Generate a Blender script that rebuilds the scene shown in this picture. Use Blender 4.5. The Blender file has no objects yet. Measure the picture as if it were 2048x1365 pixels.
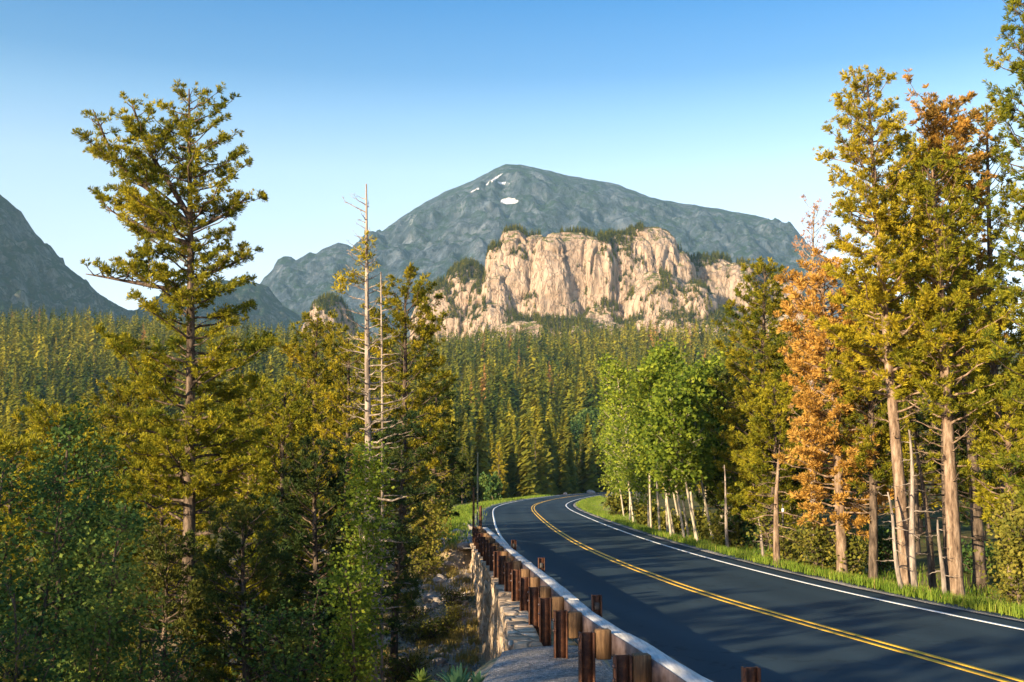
import bpy, math, random
import numpy as np
from mathutils import Vector
from mathutils.bvhtree import BVHTree

random.seed(7)
SC = bpy.context.scene
COL = SC.collection
R = math.radians
pi = math.pi

# ------------------------------------------------------------------ camera maths
EYE = 2.55                      # eye height above the road surface
F = 2276.0                      # focal length in pixels of the 2048 px frame (40 mm lens)
PITCH = math.atan((962 - 682.5) / F)


def ray(px, py):
    u = (px - 1024) / F
    v = (682.5 - py) / F
    return (u, math.cos(PITCH) - v * math.sin(PITCH), math.sin(PITCH) + v * math.cos(PITCH))


def at(px, py, Y):
    """point at forward distance Y seen at pixel px, py"""
    d = ray(px, py)
    k = Y / d[1]
    return (d[0] * k, Y, EYE + d[2] * k)


def gnd(px, py, z=0.0):
    d = ray(px, py)
    k = (z - EYE) / d[2]
    return (d[0] * k, d[1] * k)


# ------------------------------------------------------------------ numpy noise
def _hash(ix, iy, iz, seed):
    h = (ix.astype(np.int64) * 374761393 + iy.astype(np.int64) * 668265263 + iz.astype(np.int64) * 2147483647 + seed * 1274126177) & 0xFFFFFFFF
    h = ((h ^ (h >> 13)) * 1274126177) & 0xFFFFFFFF
    h = ((h ^ (h >> 16)) * 2246822519) & 0xFFFFFFFF
    h = h ^ (h >> 15)
    return (h & 0xFFFFFF) / float(0xFFFFFF)


def vnoise(x, y, z=0.0, seed=0):
    x, y, z = np.broadcast_arrays(np.asarray(x, float), np.asarray(y, float), np.asarray(z, float))
    ix, iy, iz = np.floor(x), np.floor(y), np.floor(z)
    fx, fy, fz = x - ix, y - iy, z - iz
    fx = fx * fx * (3 - 2 * fx); fy = fy * fy * (3 - 2 * fy); fz = fz * fz * (3 - 2 * fz)
    r = 0
    for dx in (0, 1):
        for dy in (0, 1):
            for dz in (0, 1):
                w = (fx if dx else 1 - fx) * (fy if dy else 1 - fy) * (fz if dz else 1 - fz)
                r = r + w * _hash(ix + dx, iy + dy, iz + dz, seed)
    return r * 2 - 1


def fbm(x, y, z=0.0, oct=4, seed=0, ridged=False):
    s, a, n = 0, 1.0, 0
    for o in range(oct):
        k = 2.03 ** o
        v = vnoise(np.asarray(x) * k, np.asarray(y) * k, np.asarray(z) * k, seed + o * 17)
        if ridged:
            v = 1 - 2 * np.abs(v)
        s = s + v * a
        n += a
        a *= 0.5
    return s / n


def sstep(a, b, x):
    t = np.clip((np.asarray(x, float) - a) / (b - a), 0, 1)
    return t * t * (3 - 2 * t)


# ------------------------------------------------------------------ mesh helpers
class MB:
    def __init__(s):
        s.v = []; s.n = 0; s.f = {3: [], 4: []}; s.a = []

    def add(s, v, f, a=None):
        v = np.asarray(v, float).reshape(-1, 3)
        f = np.asarray(f, np.int64)
        if f.size:
            s.f[f.shape[1]].append(f + s.n)
        s.v.append(v); s.n += len(v)
        s.a.append(np.full(len(v), 0.5) if a is None else np.asarray(a, float).reshape(-1))
        return s

    def mesh(s, name, smooth=False, attr=False):
        me = bpy.data.meshes.new(name)
        if not s.v:
            return me
        v = np.concatenate(s.v)
        parts, starts, off = [], [], 0
        for k in (3, 4):
            if s.f[k]:
                f = np.concatenate(s.f[k])
                parts.append(f.reshape(-1))
                starts.append(off + np.arange(len(f)) * k)
                off += f.size
        li = np.concatenate(parts).astype(np.int32)
        st = np.concatenate(starts).astype(np.int32)
        me.vertices.add(len(v)); me.vertices.foreach_set('co', v.astype(np.float32).reshape(-1))
        me.loops.add(len(li)); me.loops.foreach_set('vertex_index', li)
        me.polygons.add(len(st)); me.polygons.foreach_set('loop_start', st)
        if smooth:
            me.polygons.foreach_set('use_smooth', np.ones(len(st), bool))
        if attr:
            at_ = me.attributes.new('tone', 'FLOAT', 'POINT')
            at_.data.foreach_set('value', np.concatenate(s.a).astype(np.float32))
        me.update(calc_edges=True)
        return me


def obj(name, me, mat=None, parent=None, loc=None):
    o = bpy.data.objects.new(name, me)
    if mat is not None and me is not None and not me.materials:
        me.materials.append(mat)
    COL.objects.link(o)
    if parent is not None:
        o.parent = parent
    if loc is not None:
        o.location = loc
    return o


def tag(o, label=None, cat=None, group=None, kind=None):
    if label: o['label'] = label
    if cat: o['category'] = cat
    if group: o['group'] = group
    if kind: o['kind'] = kind
    return o


def empty(name, loc, label, cat, group=None, rz=0.0, sc=1.0):
    o = bpy.data.objects.new(name, None)
    o.empty_display_size = 0.3
    COL.objects.link(o)
    o.location = loc
    o.rotation_euler = (0, 0, rz)
    o.scale = (sc, sc, sc)
    return tag(o, label, cat, group)


def dup(root, loc, rz=0.0, sc=1.0, label=None, group=None):
    r = root.copy(); COL.objects.link(r)
    r.location = loc; r.rotation_euler = (0, 0, rz)
    r.scale = (sc, sc, sc) if not isinstance(sc, (tuple, list)) else sc
    if label: r['label'] = label
    if group: r['group'] = group
    for ch in list(root.children):
        c = ch.copy(); COL.objects.link(c); c.parent = r
        for g in ch.children:
            d = g.copy(); COL.objects.link(d); d.parent = c
    return r


def grid_faces(nu, nv, wrap=False):
    i = np.arange(nu - (0 if wrap else 1)); j = np.arange(nv - 1)
    I, J = np.meshgrid(i, j, indexing='ij')
    I2 = (I + 1) % nu
    return np.stack([I * nv + J, I2 * nv + J, I2 * nv + J + 1, I * nv + J + 1], -1).reshape(-1, 4)


def tube(mb, pts, rad, sides=6, a=None, cap=True):
    pts = np.asarray(pts, float); n = len(pts)
    rad = np.broadcast_to(np.asarray(rad, float), (n,))
    t = np.gradient(pts, axis=0)
    t /= np.linalg.norm(t, axis=1)[:, None] + 1e-9
    ref = np.array([0, 0, 1.0]) if abs(t[:, 2].mean()) < 0.8 else np.array([1.0, 0, 0])
    s1 = np.cross(t, ref); s1 /= np.linalg.norm(s1, axis=1)[:, None] + 1e-9
    s2 = np.cross(t, s1)
    an = np.linspace(0, 2 * pi, sides, endpoint=False)
    ring = pts[None] + rad[None, :, None] * (np.cos(an)[:, None, None] * s1[None] + np.sin(an)[:, None, None] * s2[None])
    mb.add(ring.reshape(-1, 3), grid_faces(sides, n, wrap=True), None if a is None else np.full(sides * n, a))
    if cap:
        base = np.vstack([ring[:, -1], pts[-1][None]])
        f = np.array([[i, (i + 1) % sides, sides] for i in range(sides)])
        mb.add(base, f, None if a is None else np.full(sides + 1, a))


def box(mb, c, size, rz=0.0, bev=0.0):
    x, y, z = [q / 2 for q in size]
    b = bev
    # chamfered box: three nested rings
    def ring(hx, hy, zz):
        return [(-hx, -hy, zz), (hx, -hy, zz), (hx, hy, zz), (-hx, hy, zz)]
    if b > 0:
        rings = [ring(x - b, y - b, -z), ring(x, y, -z + b), ring(x, y, z - b), ring(x - b, y - b, z)]
    else:
        rings = [ring(x, y, -z), ring(x, y, z)]
    v = np.array([p for r_ in rings for p in r_], float)
    f = []
    for k in range(len(rings) - 1):
        for i in range(4):
            j = (i + 1) % 4
            f.append((k * 4 + i, k * 4 + j, k * 4 + 4 + j, k * 4 + 4 + i))
    m = (len(rings) - 1) * 4
    f.append((3, 2, 1, 0)); f.append((m, m + 1, m + 2, m + 3))
    cz, sz = math.cos(rz), math.sin(rz)
    w = np.stack([v[:, 0] * cz - v[:, 1] * sz + c[0], v[:, 0] * sz + v[:, 1] * cz + c[1], v[:, 2] + c[2]], -1)
    mb.add(w, np.array(f))
    return mb


# ------------------------------------------------------------------ materials
class NT:
    def __init__(s, name):
        s.m = bpy.data.materials.new(name); s.m.use_nodes = True
        s.t = s.m.node_tree; s.t.nodes.clear()
        s.out = s.t.nodes.new('ShaderNodeOutputMaterial')

    def n(s, typ, **kw):
        nd = s.t.nodes.new(typ)
        for k, v in kw.items():
            if k.startswith('i_'):
                nd.inputs[k[2:].replace('_', ' ')].default_value = v
            else:
                setattr(nd, k, v)
        return nd

    def l(s, a, b):
        s.t.links.new(a, b)

    def noise(s, scale, detail=4, rough=0.55, coord='Object', stretch=None, w=None):
        tc = s.n('ShaderNodeTexCoord'); src = tc.outputs[coord]
        if stretch:
            mp = s.n('ShaderNodeMapping'); mp.inputs['Scale'].default_value = stretch
            s.l(src, mp.inputs['Vector']); src = mp.outputs['Vector']
        nz = s.n('ShaderNodeTexNoise'); nz.inputs['Scale'].default_value = scale
        nz.inputs['Detail'].default_value = detail; nz.inputs['Roughness'].default_value = rough
        s.l(src, nz.inputs['Vector'])
        return nz.outputs['Fac']

    def ramp(s, fac, stops):
        r = s.n('ShaderNodeValToRGB'); cr = r.color_ramp
        while len(cr.elements) < len(stops):
            cr.elements.new(0.5)
        for e, (p, c) in zip(cr.elements, stops):
            e.position = p; e.color = (*c, 1) if len(c) == 3 else c
        s.l(fac, r.inputs['Fac'])
        return r.outputs['Color']

    def mix(s, fac, a, b, mode='MIX'):
        m = s.n('ShaderNodeMix', data_type='RGBA', blend_type=mode)
        for sock, val in ((m.inputs['Factor'], fac), (m.inputs['A'], a), (m.inputs['B'], b)):
            if hasattr(val, 'links') or hasattr(val, 'is_linked'):
                s.l(val, sock)
            elif isinstance(val, (tuple, list)):
                sock.default_value = (*val, 1)
            else:
                sock.default_value = val
        # the colour sockets of the Mix node are the third pair
        return m.outputs['Result']

    def math(s, op, a, b=None, clamp=False):
        m = s.n('ShaderNodeMath', operation=op); m.use_clamp = clamp
        for sock, val in zip(m.inputs, (a, b)):
            if val is None: continue
            if hasattr(val, 'is_linked'): s.l(val, sock)
            else: sock.default_value = val
        return m.outputs[0]

    def bsdf(s, col, rough=0.8, bump=None, bstr=0.4, bdist=0.02, metal=0.0, spec=0.3, extra_bump=None):
        b = s.n('ShaderNodeBsdfPrincipled')
        b.inputs['Roughness'].default_value = rough if not hasattr(rough, 'is_linked') else 0.5
        if hasattr(rough, 'is_linked'): s.l(rough, b.inputs['Roughness'])
        b.inputs['Metallic'].default_value = metal
        b.inputs['Specular IOR Level'].default_value = spec
        if hasattr(col, 'is_linked'): s.l(col, b.inputs['Base Color'])
        else: b.inputs['Base Color'].default_value = (*col, 1)
        if bump is not None:
            bp = s.n('ShaderNodeBump'); bp.inputs['Strength'].default_value = bstr
            bp.inputs['Distance'].default_value = bdist
            s.l(bump, bp.inputs['Height']); s.l(bp.outputs['Normal'], b.inputs['Normal'])
        s.l(b.outputs[0], s.out.inputs['Surface'])
        return s.m


def mixc(n, fac, a, b, mode='MIX'):
    """colour mix addressing the RGBA sockets by index"""
    m = n.n('ShaderNodeMix', data_type='RGBA', blend_type=mode)
    fs, A, B = m.inputs[0], m.inputs[6], m.inputs[7]
    for sock, val in ((fs, fac), (A, a), (B, b)):
        if hasattr(val, 'is_linked'): n.l(val, sock)
        elif isinstance(val, (tuple, list)): sock.default_value = (*val, 1)
        else: sock.default_value = val
    return m.outputs[2]


def foliage(name, dark, mid, light, transl=0.28, scale=0.9, rnd=0.25, attr=False, tint=None):
    n = NT(name)
    if attr:
        a = n.n('ShaderNodeAttribute'); a.attribute_name = 'tone'
        fac = a.outputs['Fac']
        nz = n.noise(0.5, 2)
        fac = n.math('ADD', fac, n.math('MULTIPLY', n.math('SUBTRACT', nz, 0.5), 0.5), clamp=True)
    else:
        nz = n.noise(scale, 3)
        geo = n.n('ShaderNodeNewGeometry')
        oi = n.n('ShaderNodeObjectInfo')
        fac = n.math('ADD', nz, n.math('MULTIPLY', n.math('SUBTRACT', geo.outputs['Random Per Island'], 0.5), rnd))
        fac = n.math('ADD', fac, n.math('MULTIPLY', n.math('SUBTRACT', oi.outputs['Random'], 0.5), 0.22), clamp=True)
    if tint is None:
        col = n.ramp(fac, [(0.25, dark), (0.5, mid), (0.75, light)])
    else:
        col = n.ramp(fac, [(0.15, dark), (0.4, mid), (0.62, light), (0.80, light), (0.90, tint)])
    d = n.n('ShaderNodeBsdfPrincipled')
    d.inputs['Roughness'].default_value = 0.6
    d.inputs['Specular IOR Level'].default_value = 0.05
    n.l(col, d.inputs['Base Color'])
    t = n.n('ShaderNodeBsdfTranslucent'); n.l(col, t.inputs['Color'])
    ms = n.n('ShaderNodeMixShader'); ms.inputs[0].default_value = transl
    n.l(d.outputs[0], ms.inputs[1]); n.l(t.outputs[0], ms.inputs[2])
    n.l(ms.outputs[0], n.out.inputs['Surface'])
    return n.m


M = {}
M['pine'] = foliage('pine_needles', (0.045, 0.085, 0.014), (0.17, 0.18, 0.016), (0.38, 0.33, 0.024))
M['pine_gold'] = foliage('golden_pine_needles', (0.08, 0.105, 0.012), (0.25, 0.22, 0.018), (0.48, 0.38, 0.026))
M['spruce'] = foliage('dark_conifer_needles', (0.02, 0.045, 0.02), (0.06, 0.09, 0.022), (0.15, 0.15, 0.03))
M['rust'] = foliage('rust_needles', (0.18, 0.13, 0.03), (0.45, 0.25, 0.05), (0.62, 0.39, 0.10), 0.3)
M['pink_dead'] = foliage('dead_needles', (0.30, 0.17, 0.09), (0.45, 0.25, 0.12), (0.55, 0.36, 0.2), 0.3)
M['aspen'] = foliage('aspen_leaves', (0.06, 0.11, 0.018), (0.17, 0.23, 0.025), (0.34, 0.38, 0.04), 0.4, 1.4)
M['willow'] = foliage('broad_leaves', (0.03, 0.075, 0.028), (0.075, 0.14, 0.035), (0.21, 0.26, 0.05), 0.35, 1.2)
M['shrub'] = foliage('shrub_leaves', (0.07, 0.09, 0.02), (0.18, 0.18, 0.03), (0.33, 0.28, 0.05), 0.35, 1.6)
M['forest'] = foliage('forest_needles', (0.045, 0.075, 0.014), (0.16, 0.17, 0.016), (0.28, 0.255, 0.022), 0.2, attr=True, tint=(0.34, 0.19, 0.06))
M['far_pine'] = foliage('far_needles', (0.06, 0.085, 0.016), (0.18, 0.175, 0.02), (0.31, 0.26, 0.026), 0.2, 0.15, 0.3)
M['grass'] = foliage('verge_grass', (0.06, 0.13, 0.018), (0.15, 0.24, 0.028), (0.30, 0.36, 0.05), 0.4, 0.6)
M['drygrass'] = foliage('dry_grass', (0.18, 0.17, 0.05), (0.38, 0.29, 0.09), (0.55, 0.42, 0.15), 0.35, 0.8)
M['plant'] = foliage('succulent_leaf', (0.09, 0.18, 0.09), (0.13, 0.26, 0.12), (0.2, 0.34, 0.17), 0.25, 2.0)


def bark(name, c1, c2, c3, scale=9):
    n = NT(name)
    nz = n.noise(scale, 6, 0.65, stretch=(1, 1, 0.22))
    col = n.ramp(nz, [(0.36, c1), (0.5, c2), (0.64, c3)])
    return n.bsdf(col, 0.9, nz, 1.0, 0.06, spec=0.1)


M['bark'] = bark('pine_bark', (0.035, 0.026, 0.02), (0.095, 0.072, 0.054), (0.20, 0.15, 0.11))
M['bark_pale'] = bark('pale_pine_bark', (0.08, 0.052, 0.036), (0.22, 0.155, 0.105), (0.37, 0.275, 0.20))
M['deadwood'] = bark('dead_wood', (0.13, 0.105, 0.085), (0.27, 0.225, 0.185), (0.40, 0.34, 0.28))
n = NT('aspen_bark')
nz = n.noise(14, 3, 0.6, stretch=(1, 1, 0.35))
M['aspen_bark'] = n.bsdf(n.ramp(nz, [(0.30, (0.06, 0.05, 0.04)), (0.37, (0.28, 0.24, 0.17)), (0.7, (0.50, 0.44, 0.33))]), 0.8, nz, 0.3, 0.01)

# asphalt
n = NT('asphalt')
fine = n.noise(60, 3, 0.8)
big = n.noise(0.35, 4, 0.6, stretch=(1.0, 0.35, 1))
c = mixc(n, big, (0.020, 0.042, 0.058), (0.038, 0.060, 0.074))
spk = n.ramp(fine, [(0.35, (0.55, 0.55, 0.55)), (0.55, (1, 1, 1)), (0.75, (1.9, 1.8, 1.7))])
c = mixc(n, 0.8, c, spk, 'MULTIPLY')
crack = n.n('ShaderNodeTexVoronoi', feature='DISTANCE_TO_EDGE'); crack.inputs['Scale'].default_value = 0.22
tcn = n.n('ShaderNodeTexCoord'); wn = n.n('ShaderNodeTexNoise'); wn.inputs['Scale'].default_value = 0.8; wn.inputs['Detail'].default_value = 5
n.l(tcn.outputs['Object'], wn.inputs['Vector'])
va = n.n('ShaderNodeVectorMath', operation='MULTIPLY_ADD'); va.inputs[1].default_value = (2.5, 2.5, 2.5)
n.l(wn.outputs['Color'], va.inputs[0]); n.l(tcn.outputs['Object'], va.inputs[2]); n.l(va.outputs[0], crack.inputs['Vector'])
ck = n.ramp(crack.outputs['Distance'], [(0.0, (0.45, 0.45, 0.45)), (0.006, (1, 1, 1))])
c = mixc(n, 0.7, c, ck, 'MULTIPLY')
wa = n.n('ShaderNodeAttribute'); wa.attribute_name = 'tone'
c = mixc(n, n.math('MULTIPLY', wa.outputs['Fac'], 0.45), c, mixc(n, 1.0, c, (1.55, 1.5, 1.45), 'MULTIPLY'))
M['asphalt'] = n.bsdf(c, 0.85, fine, 0.25, 0.004, spec=0.10)


def paint(name, col, wear):
    n = NT(name)
    nz = n.noise(22, 5, 0.75); n2 = n.noise(1.2, 3)
    f = n.ramp(n.math('ADD', nz, n.math('MULTIPLY', n2, 0.35)), [(wear, (0, 0, 0)), (wear + 0.1, (1, 1, 1))])
    return n.bsdf(mixc(n, f, (0.10, 0.10, 0.10), col), 0.6)


M['yellow'] = paint('yellow_paint', (0.72, 0.42, 0.035), 0.5)
M['white'] = paint('white_paint', (0.78, 0.78, 0.76), 0.5)

# ground of many kinds
n = NT('ground_soil')
n1 = n.noise(0.6, 6, 0.65); n2 = n.noise(9, 5, 0.7); n3 = n.noise(0.12, 4)
c1 = n.ramp(n1, [(0.32, (0.13, 0.12, 0.04)), (0.45, (0.32, 0.25, 0.13)), (0.56, (0.52, 0.40, 0.27)), (0.72, (0.40, 0.30, 0.19))])
c2 = n.ramp(n2, [(0.3, (0.5, 0.5, 0.5)), (0.55, (1, 1, 1)), (0.75, (1.35, 1.3, 1.25))])
c = mixc(n, 0.9, c1, c2, 'MULTIPLY')
a = n.n('ShaderNodeAttribute'); a.attribute_name = 'tone'     # 0 = open slope, 1 = forest floor
c = mixc(n, n.math('MULTIPLY', a.outputs['Fac'], 1.0, clamp=True), c, n.ramp(n1, [(0.35, (0.045, 0.05, 0.015)), (0.6, (0.12, 0.11, 0.035)), (0.75, (0.22, 0.17, 0.07))]))
M['soil'] = n.bsdf(c, 0.95, n2, 0.7, 0.08, spec=0.1)

n = NT('gravel')
v = n.n('ShaderNodeTexVoronoi'); v.inputs['Scale'].default_value = 38
tc = n.n('ShaderNodeTexCoord'); n.l(tc.outputs['Object'], v.inputs['Vector'])
sep = n.n('ShaderNodeSeparateColor'); n.l(v.outputs['Color'], sep.inputs[0])
c = n.ramp(sep.outputs[0], [(0.0, (0.10, 0.10, 0.10)), (0.5, (0.24, 0.23, 0.22)), (1.0, (0.42, 0.39, 0.36))])
c = mixc(n, 0.6, c, n.ramp(n.noise(2, 4), [(0.35, (0.7, 0.66, 0.6)), (0.65, (1.15, 1.15, 1.15))]), 'MULTIPLY')
M['gravel'] = n.bsdf(c, 0.9, v.outputs['Distance'], 0.9, 0.02, spec=0.2)


def rock_mat(name, c0, c1, c2, scale, veg=None, bdist=2.0, streak=(1, 1, 0.2), vegz=(0.55, 0.8), snow=False, vegscale=None, vegthr=0.5, crackscale=None, speck=None):
    n = NT(name)
    a1 = n.noise(scale, 8, 0.68, stretch=streak)
    a2 = n.noise(scale * 4.3, 6, 0.7, stretch=streak)
    f = n.math('ADD', n.math('MULTIPLY', a1, 0.6), n.math('MULTIPLY', a2, 0.4))
    c = n.ramp(f, [(0.36, c0), (0.48, c1), (0.64, c2)])
    if crackscale:
        for cs_, wd_, st_ in ((crackscale, 0.03, 0.42), (crackscale * 2.7, 0.04, 0.62)):
            tcx = n.n('ShaderNodeTexCoord'); mpx = n.n('ShaderNodeMapping'); mpx.inputs['Scale'].default_value = (1, 1, 0.09)
            wz = n.n('ShaderNodeTexNoise'); wz.inputs['Scale'].default_value = cs_ * 2.0; wz.inputs['Detail'].default_value = 5
            n.l(tcx.outputs['Object'], wz.inputs['Vector'])
            vm = n.n('ShaderNodeVectorMath', operation='MULTIPLY_ADD'); vm.inputs[1].default_value = (0.7 / cs_,) * 3
            n.l(wz.outputs['Color'], vm.inputs[0]); n.l(tcx.outputs['Object'], vm.inputs[2]); n.l(vm.outputs[0], mpx.inputs['Vector'])
            vo = n.n('ShaderNodeTexVoronoi', feature='DISTANCE_TO_EDGE'); vo.inputs['Scale'].default_value = cs_
            n.l(mpx.outputs[0], vo.inputs['Vector'])
            cr_ = n.ramp(vo.outputs['Distance'], [(0.0, (st_, st_ * 0.92, st_ * 0.88)), (wd_, (1, 1, 1))])
            mk = n.ramp(n.noise(cs_ * 0.7, 4, 0.7), [(0.42, (0, 0, 0)), (0.56, (1, 1, 1))])
            c = mixc(n, mk, c, mixc(n, 1.0, c, cr_, 'MULTIPLY'))
            f = n.math('ADD', f, n.math('MULTIPLY', n.math('MINIMUM', vo.outputs['Distance'], wd_ * 1.6), 3.0))
    if speck:
        s1 = n.noise(speck, 3, 0.7); s2_ = n.noise(speck * 0.12, 5, 0.7)
        sw = n.math('MULTIPLY', n.ramp(s1, [(0.47, (0, 0, 0)), (0.53, (1, 1, 1))]), n.ramp(s2_, [(0.44, (0, 0, 0)), (0.54, (1, 1, 1))]))
        c = mixc(n, n.math('MULTIPLY', sw, 0.8), c, (0.016, 0.034, 0.030))
        s3 = n.noise(speck * 0.5, 6, 0.8, stretch=(1, 1, 0.35))
        c = mixc(n, 0.85, c, n.ramp(s3, [(0.36, (0.35, 0.38, 0.42)), (0.5, (0.95, 0.95, 0.95)), (0.64, (2.0, 1.95, 1.9))]), 'MULTIPLY')
    if veg:
        g = n.n('ShaderNodeNewGeometry'); sp = n.n('ShaderNodeSeparateXYZ'); n.l(g.outputs['Normal'], sp.inputs[0])
        vn = n.noise(vegscale or scale * 1.5, 6, 0.75)
        w = n.math('ADD', sp.outputs['Z'], n.math('MULTIPLY', n.math('SUBTRACT', vn, vegthr), 2.2))
        wr = n.n('ShaderNodeMapRange'); wr.inputs['From Min'].default_value = vegz[0]; wr.inputs['From Max'].default_value = vegz[1]
        n.l(w, wr.inputs['Value'])
        c = mixc(n, wr.outputs[0], c, veg)
    if snow:
        a = n.n('ShaderNodeAttribute'); a.attribute_name = 'tone'
        sn = n.noise(scale * 5, 5, 0.7)
        w = n.math('ADD', a.outputs['Fac'], n.math('MULTIPLY', n.math('SUBTRACT', sn, 0.5), 0.9))
        wr = n.n('ShaderNodeMapRange'); wr.inputs['From Min'].default_value = 0.48; wr.inputs['From Max'].default_value = 0.54
        n.l(w, wr.inputs['Value'])
        c = mixc(n, wr.outputs[0], c, (0.85, 0.86, 0.88))
    return n.bsdf(c, 0.9, f, 1.0, bdist, spec=0.1)


M['cliff'] = rock_mat('sunlit_granite', (0.12, 0.09, 0.068), (0.34, 0.265, 0.20), (0.47, 0.38, 0.295), 0.06, (0.11, 0.12, 0.035), 5.0, (1, 1, 0.16), (0.72, 0.86), crackscale=0.05)
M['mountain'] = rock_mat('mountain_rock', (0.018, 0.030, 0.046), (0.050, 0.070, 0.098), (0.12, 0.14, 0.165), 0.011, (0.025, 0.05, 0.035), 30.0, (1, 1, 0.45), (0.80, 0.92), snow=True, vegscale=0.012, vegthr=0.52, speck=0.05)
M['mountain_near'] = rock_mat('green_mountain_rock', (0.03, 0.042, 0.042), (0.08, 0.09, 0.085), (0.17, 0.165, 0.145), 0.016, (0.022, 0.045, 0.028), 20.0, (1, 1, 0.4), (0.78, 0.9), vegscale=0.016, vegthr=0.44, speck=0.09)
M['rock'] = rock_mat('boulder_granite', (0.17, 0.15, 0.13), (0.34, 0.30, 0.26), (0.50, 0.43, 0.37), 2.5, None, 0.05, (1, 1, 1))

n = NT('wall_stone')
mp_tc = n.n('ShaderNodeTexCoord')
v = n.n('ShaderNodeTexVoronoi', feature='DISTANCE_TO_EDGE'); v.inputs['Scale'].default_value = 2.6
n.l(mp_tc.outputs['Object'], v.inputs['Vector'])
v2 = n.n('ShaderNodeTexVoronoi'); v2.inputs['Scale'].default_value = 2.6; n.l(mp_tc.outputs['Object'], v2.inputs['Vector'])
sep = n.n('ShaderNodeSeparateColor'); n.l(v2.outputs['Color'], sep.inputs[0])
nz = n.noise(6, 6, 0.7)
c = n.ramp(sep.outputs[0], [(0, (0.34, 0.25, 0.17)), (0.5, (0.52, 0.41, 0.29)), (1, (0.64, 0.53, 0.41))])
c = mixc(n, 0.8, c, n.ramp(nz, [(0.35, (0.55, 0.5, 0.45)), (0.6, (1.1, 1.1, 1.1))]), 'MULTIPLY')
c = mixc(n, n.ramp(v.outputs['Distance'], [(0.0, (1, 1, 1)), (0.06, (0, 0, 0))]), c, (0.22, 0.17, 0.12))
hh = n.math('ADD', n.ramp(v.outputs['Distance'], [(0, (0, 0, 0)), (0.12, (1, 1, 1))]), n.math('MULTIPLY', nz, 0.4))
M['wall'] = n.bsdf(c, 0.9, hh, 1.0, 0.05, spec=0.15)

n = NT('weathered_timber')
nz = n.noise(5, 6, 0.7, stretch=(6, 0.4, 6)); n2 = n.noise(1.5, 3)
c = n.ramp(nz, [(0.3, (0.30, 0.30, 0.29)), (0.5, (0.50, 0.50, 0.49)), (0.7, (0.66, 0.65, 0.62))])
c = mixc(n, 0.5, c, n.ramp(n2, [(0.35, (0.75, 0.7, 0.62)), (0.6, (1.1, 1.1, 1.1))]), 'MULTIPLY')
M['timber'] = n.bsdf(c, 0.8, nz, 0.6, 0.01)
n = NT('brown_timber')
nz = n.noise(7, 6, 0.7, stretch=(4, 4, 0.4))
M['block'] = n.bsdf(n.ramp(nz, [(0.3, (0.06, 0.035, 0.02)), (0.5, (0.13, 0.075, 0.035)), (0.72, (0.25, 0.15, 0.075))]), 0.85, nz, 0.5, 0.01)
n = NT('rusted_steel')
nz = n.noise(11, 7, 0.75); n2 = n.noise(3, 3)
c = n.ramp(nz, [(0.3, (0.03, 0.014, 0.010)), (0.5, (0.085, 0.035, 0.018)), (0.7, (0.19, 0.08, 0.035))])
M['rustmetal'] = n.bsdf(c, 0.7, nz, 0.4, 0.004, metal=0.15)
n = NT('galvanized_plate'); nz = n.noise(6, 5, 0.7)
M['plate'] = n.bsdf(n.ramp(nz, [(0.35, (0.07, 0.045, 0.04)), (0.6, (0.17, 0.13, 0.13))]), 0.55, nz, 0.2, 0.003, metal=0.5)
n = NT('pole_wood'); nz = n.noise(10, 4, 0.6, stretch=(1, 1, 0.2))
M['pole'] = n.bsdf(n.ramp(nz, [(0.35, (0.16, 0.17, 0.10)), (0.65, (0.34, 0.33, 0.2))]), 0.8)
n = NT('white_reflector'); M['reflector'] = n.bsdf((0.85, 0.87, 0.9), 0.25)
n = NT('dark_post'); M['darkpost'] = n.bsdf(n.ramp(n.noise(9), [(0.4, (0.03, 0.03, 0.03)), (0.6, (0.08, 0.07, 0.06))]), 0.6)

# ------------------------------------------------------------------ road centreline
ctrl = [(34, -60), (23, -38), (15.2, -18), (9.6, 0), (7.4, 9)]
for px, py in ((2030, 1360), (1812, 1300), (1612, 1249), (1500, 1217), (1398, 1186), (1300, 1149), (1211, 1114), (1134, 1075), (1087, 1041), (1066, 1017)):
    g = gnd(px, py); ctrl.append(g)
ctrl += [(3.2, 133), (7.2, 170), (14.5, 215), (28, 262), (52, 300), (95, 325), (170, 340)]


def catmull(P, step=1.0):
    P = [np.array(p, float) for p in P]
    P = [2 * P[0] - P[1]] + P + [2 * P[-1] - P[-2]]
    out = []
    for i in range(1, len(P) - 2):
        p0, p1, p2, p3 = P[i - 1:i + 3]
        m = max(2, int(np.linalg.norm(p2 - p1) / 0.5))
        for k in range(m):
            t = k / m
            out.append(0.5 * ((2 * p1) + (-p0 + p2) * t + (2 * p0 - 5 * p1 + 4 * p2 - p3) * t * t + (-p0 + 3 * p1 - 3 * p2 + p3) * t ** 3))
    out.append(P[-2])
    out = np.array(out)
    d = np.r_[0, np.cumsum(np.linalg.norm(np.diff(out, axis=0), axis=1))]
    s = np.arange(0, d[-1], step)
    q = np.stack([np.interp(s, d, out[:, k]) for k in range(out.shape[1])], -1)
    # smooth
    for _ in range(30 if step >= 1 else 0):
        q[1:-1] = 0.25 * q[:-2] + 0.5 * q[1:-1] + 0.25 * q[2:]
    return q


CL = catmull(ctrl, 1.0)
tg = np.gradient(CL, axis=0); tg /= np.linalg.norm(tg, axis=1)[:, None]
NRM = np.stack([tg[:, 1], -tg[:, 0]], -1)      # to the right of travel


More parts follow.
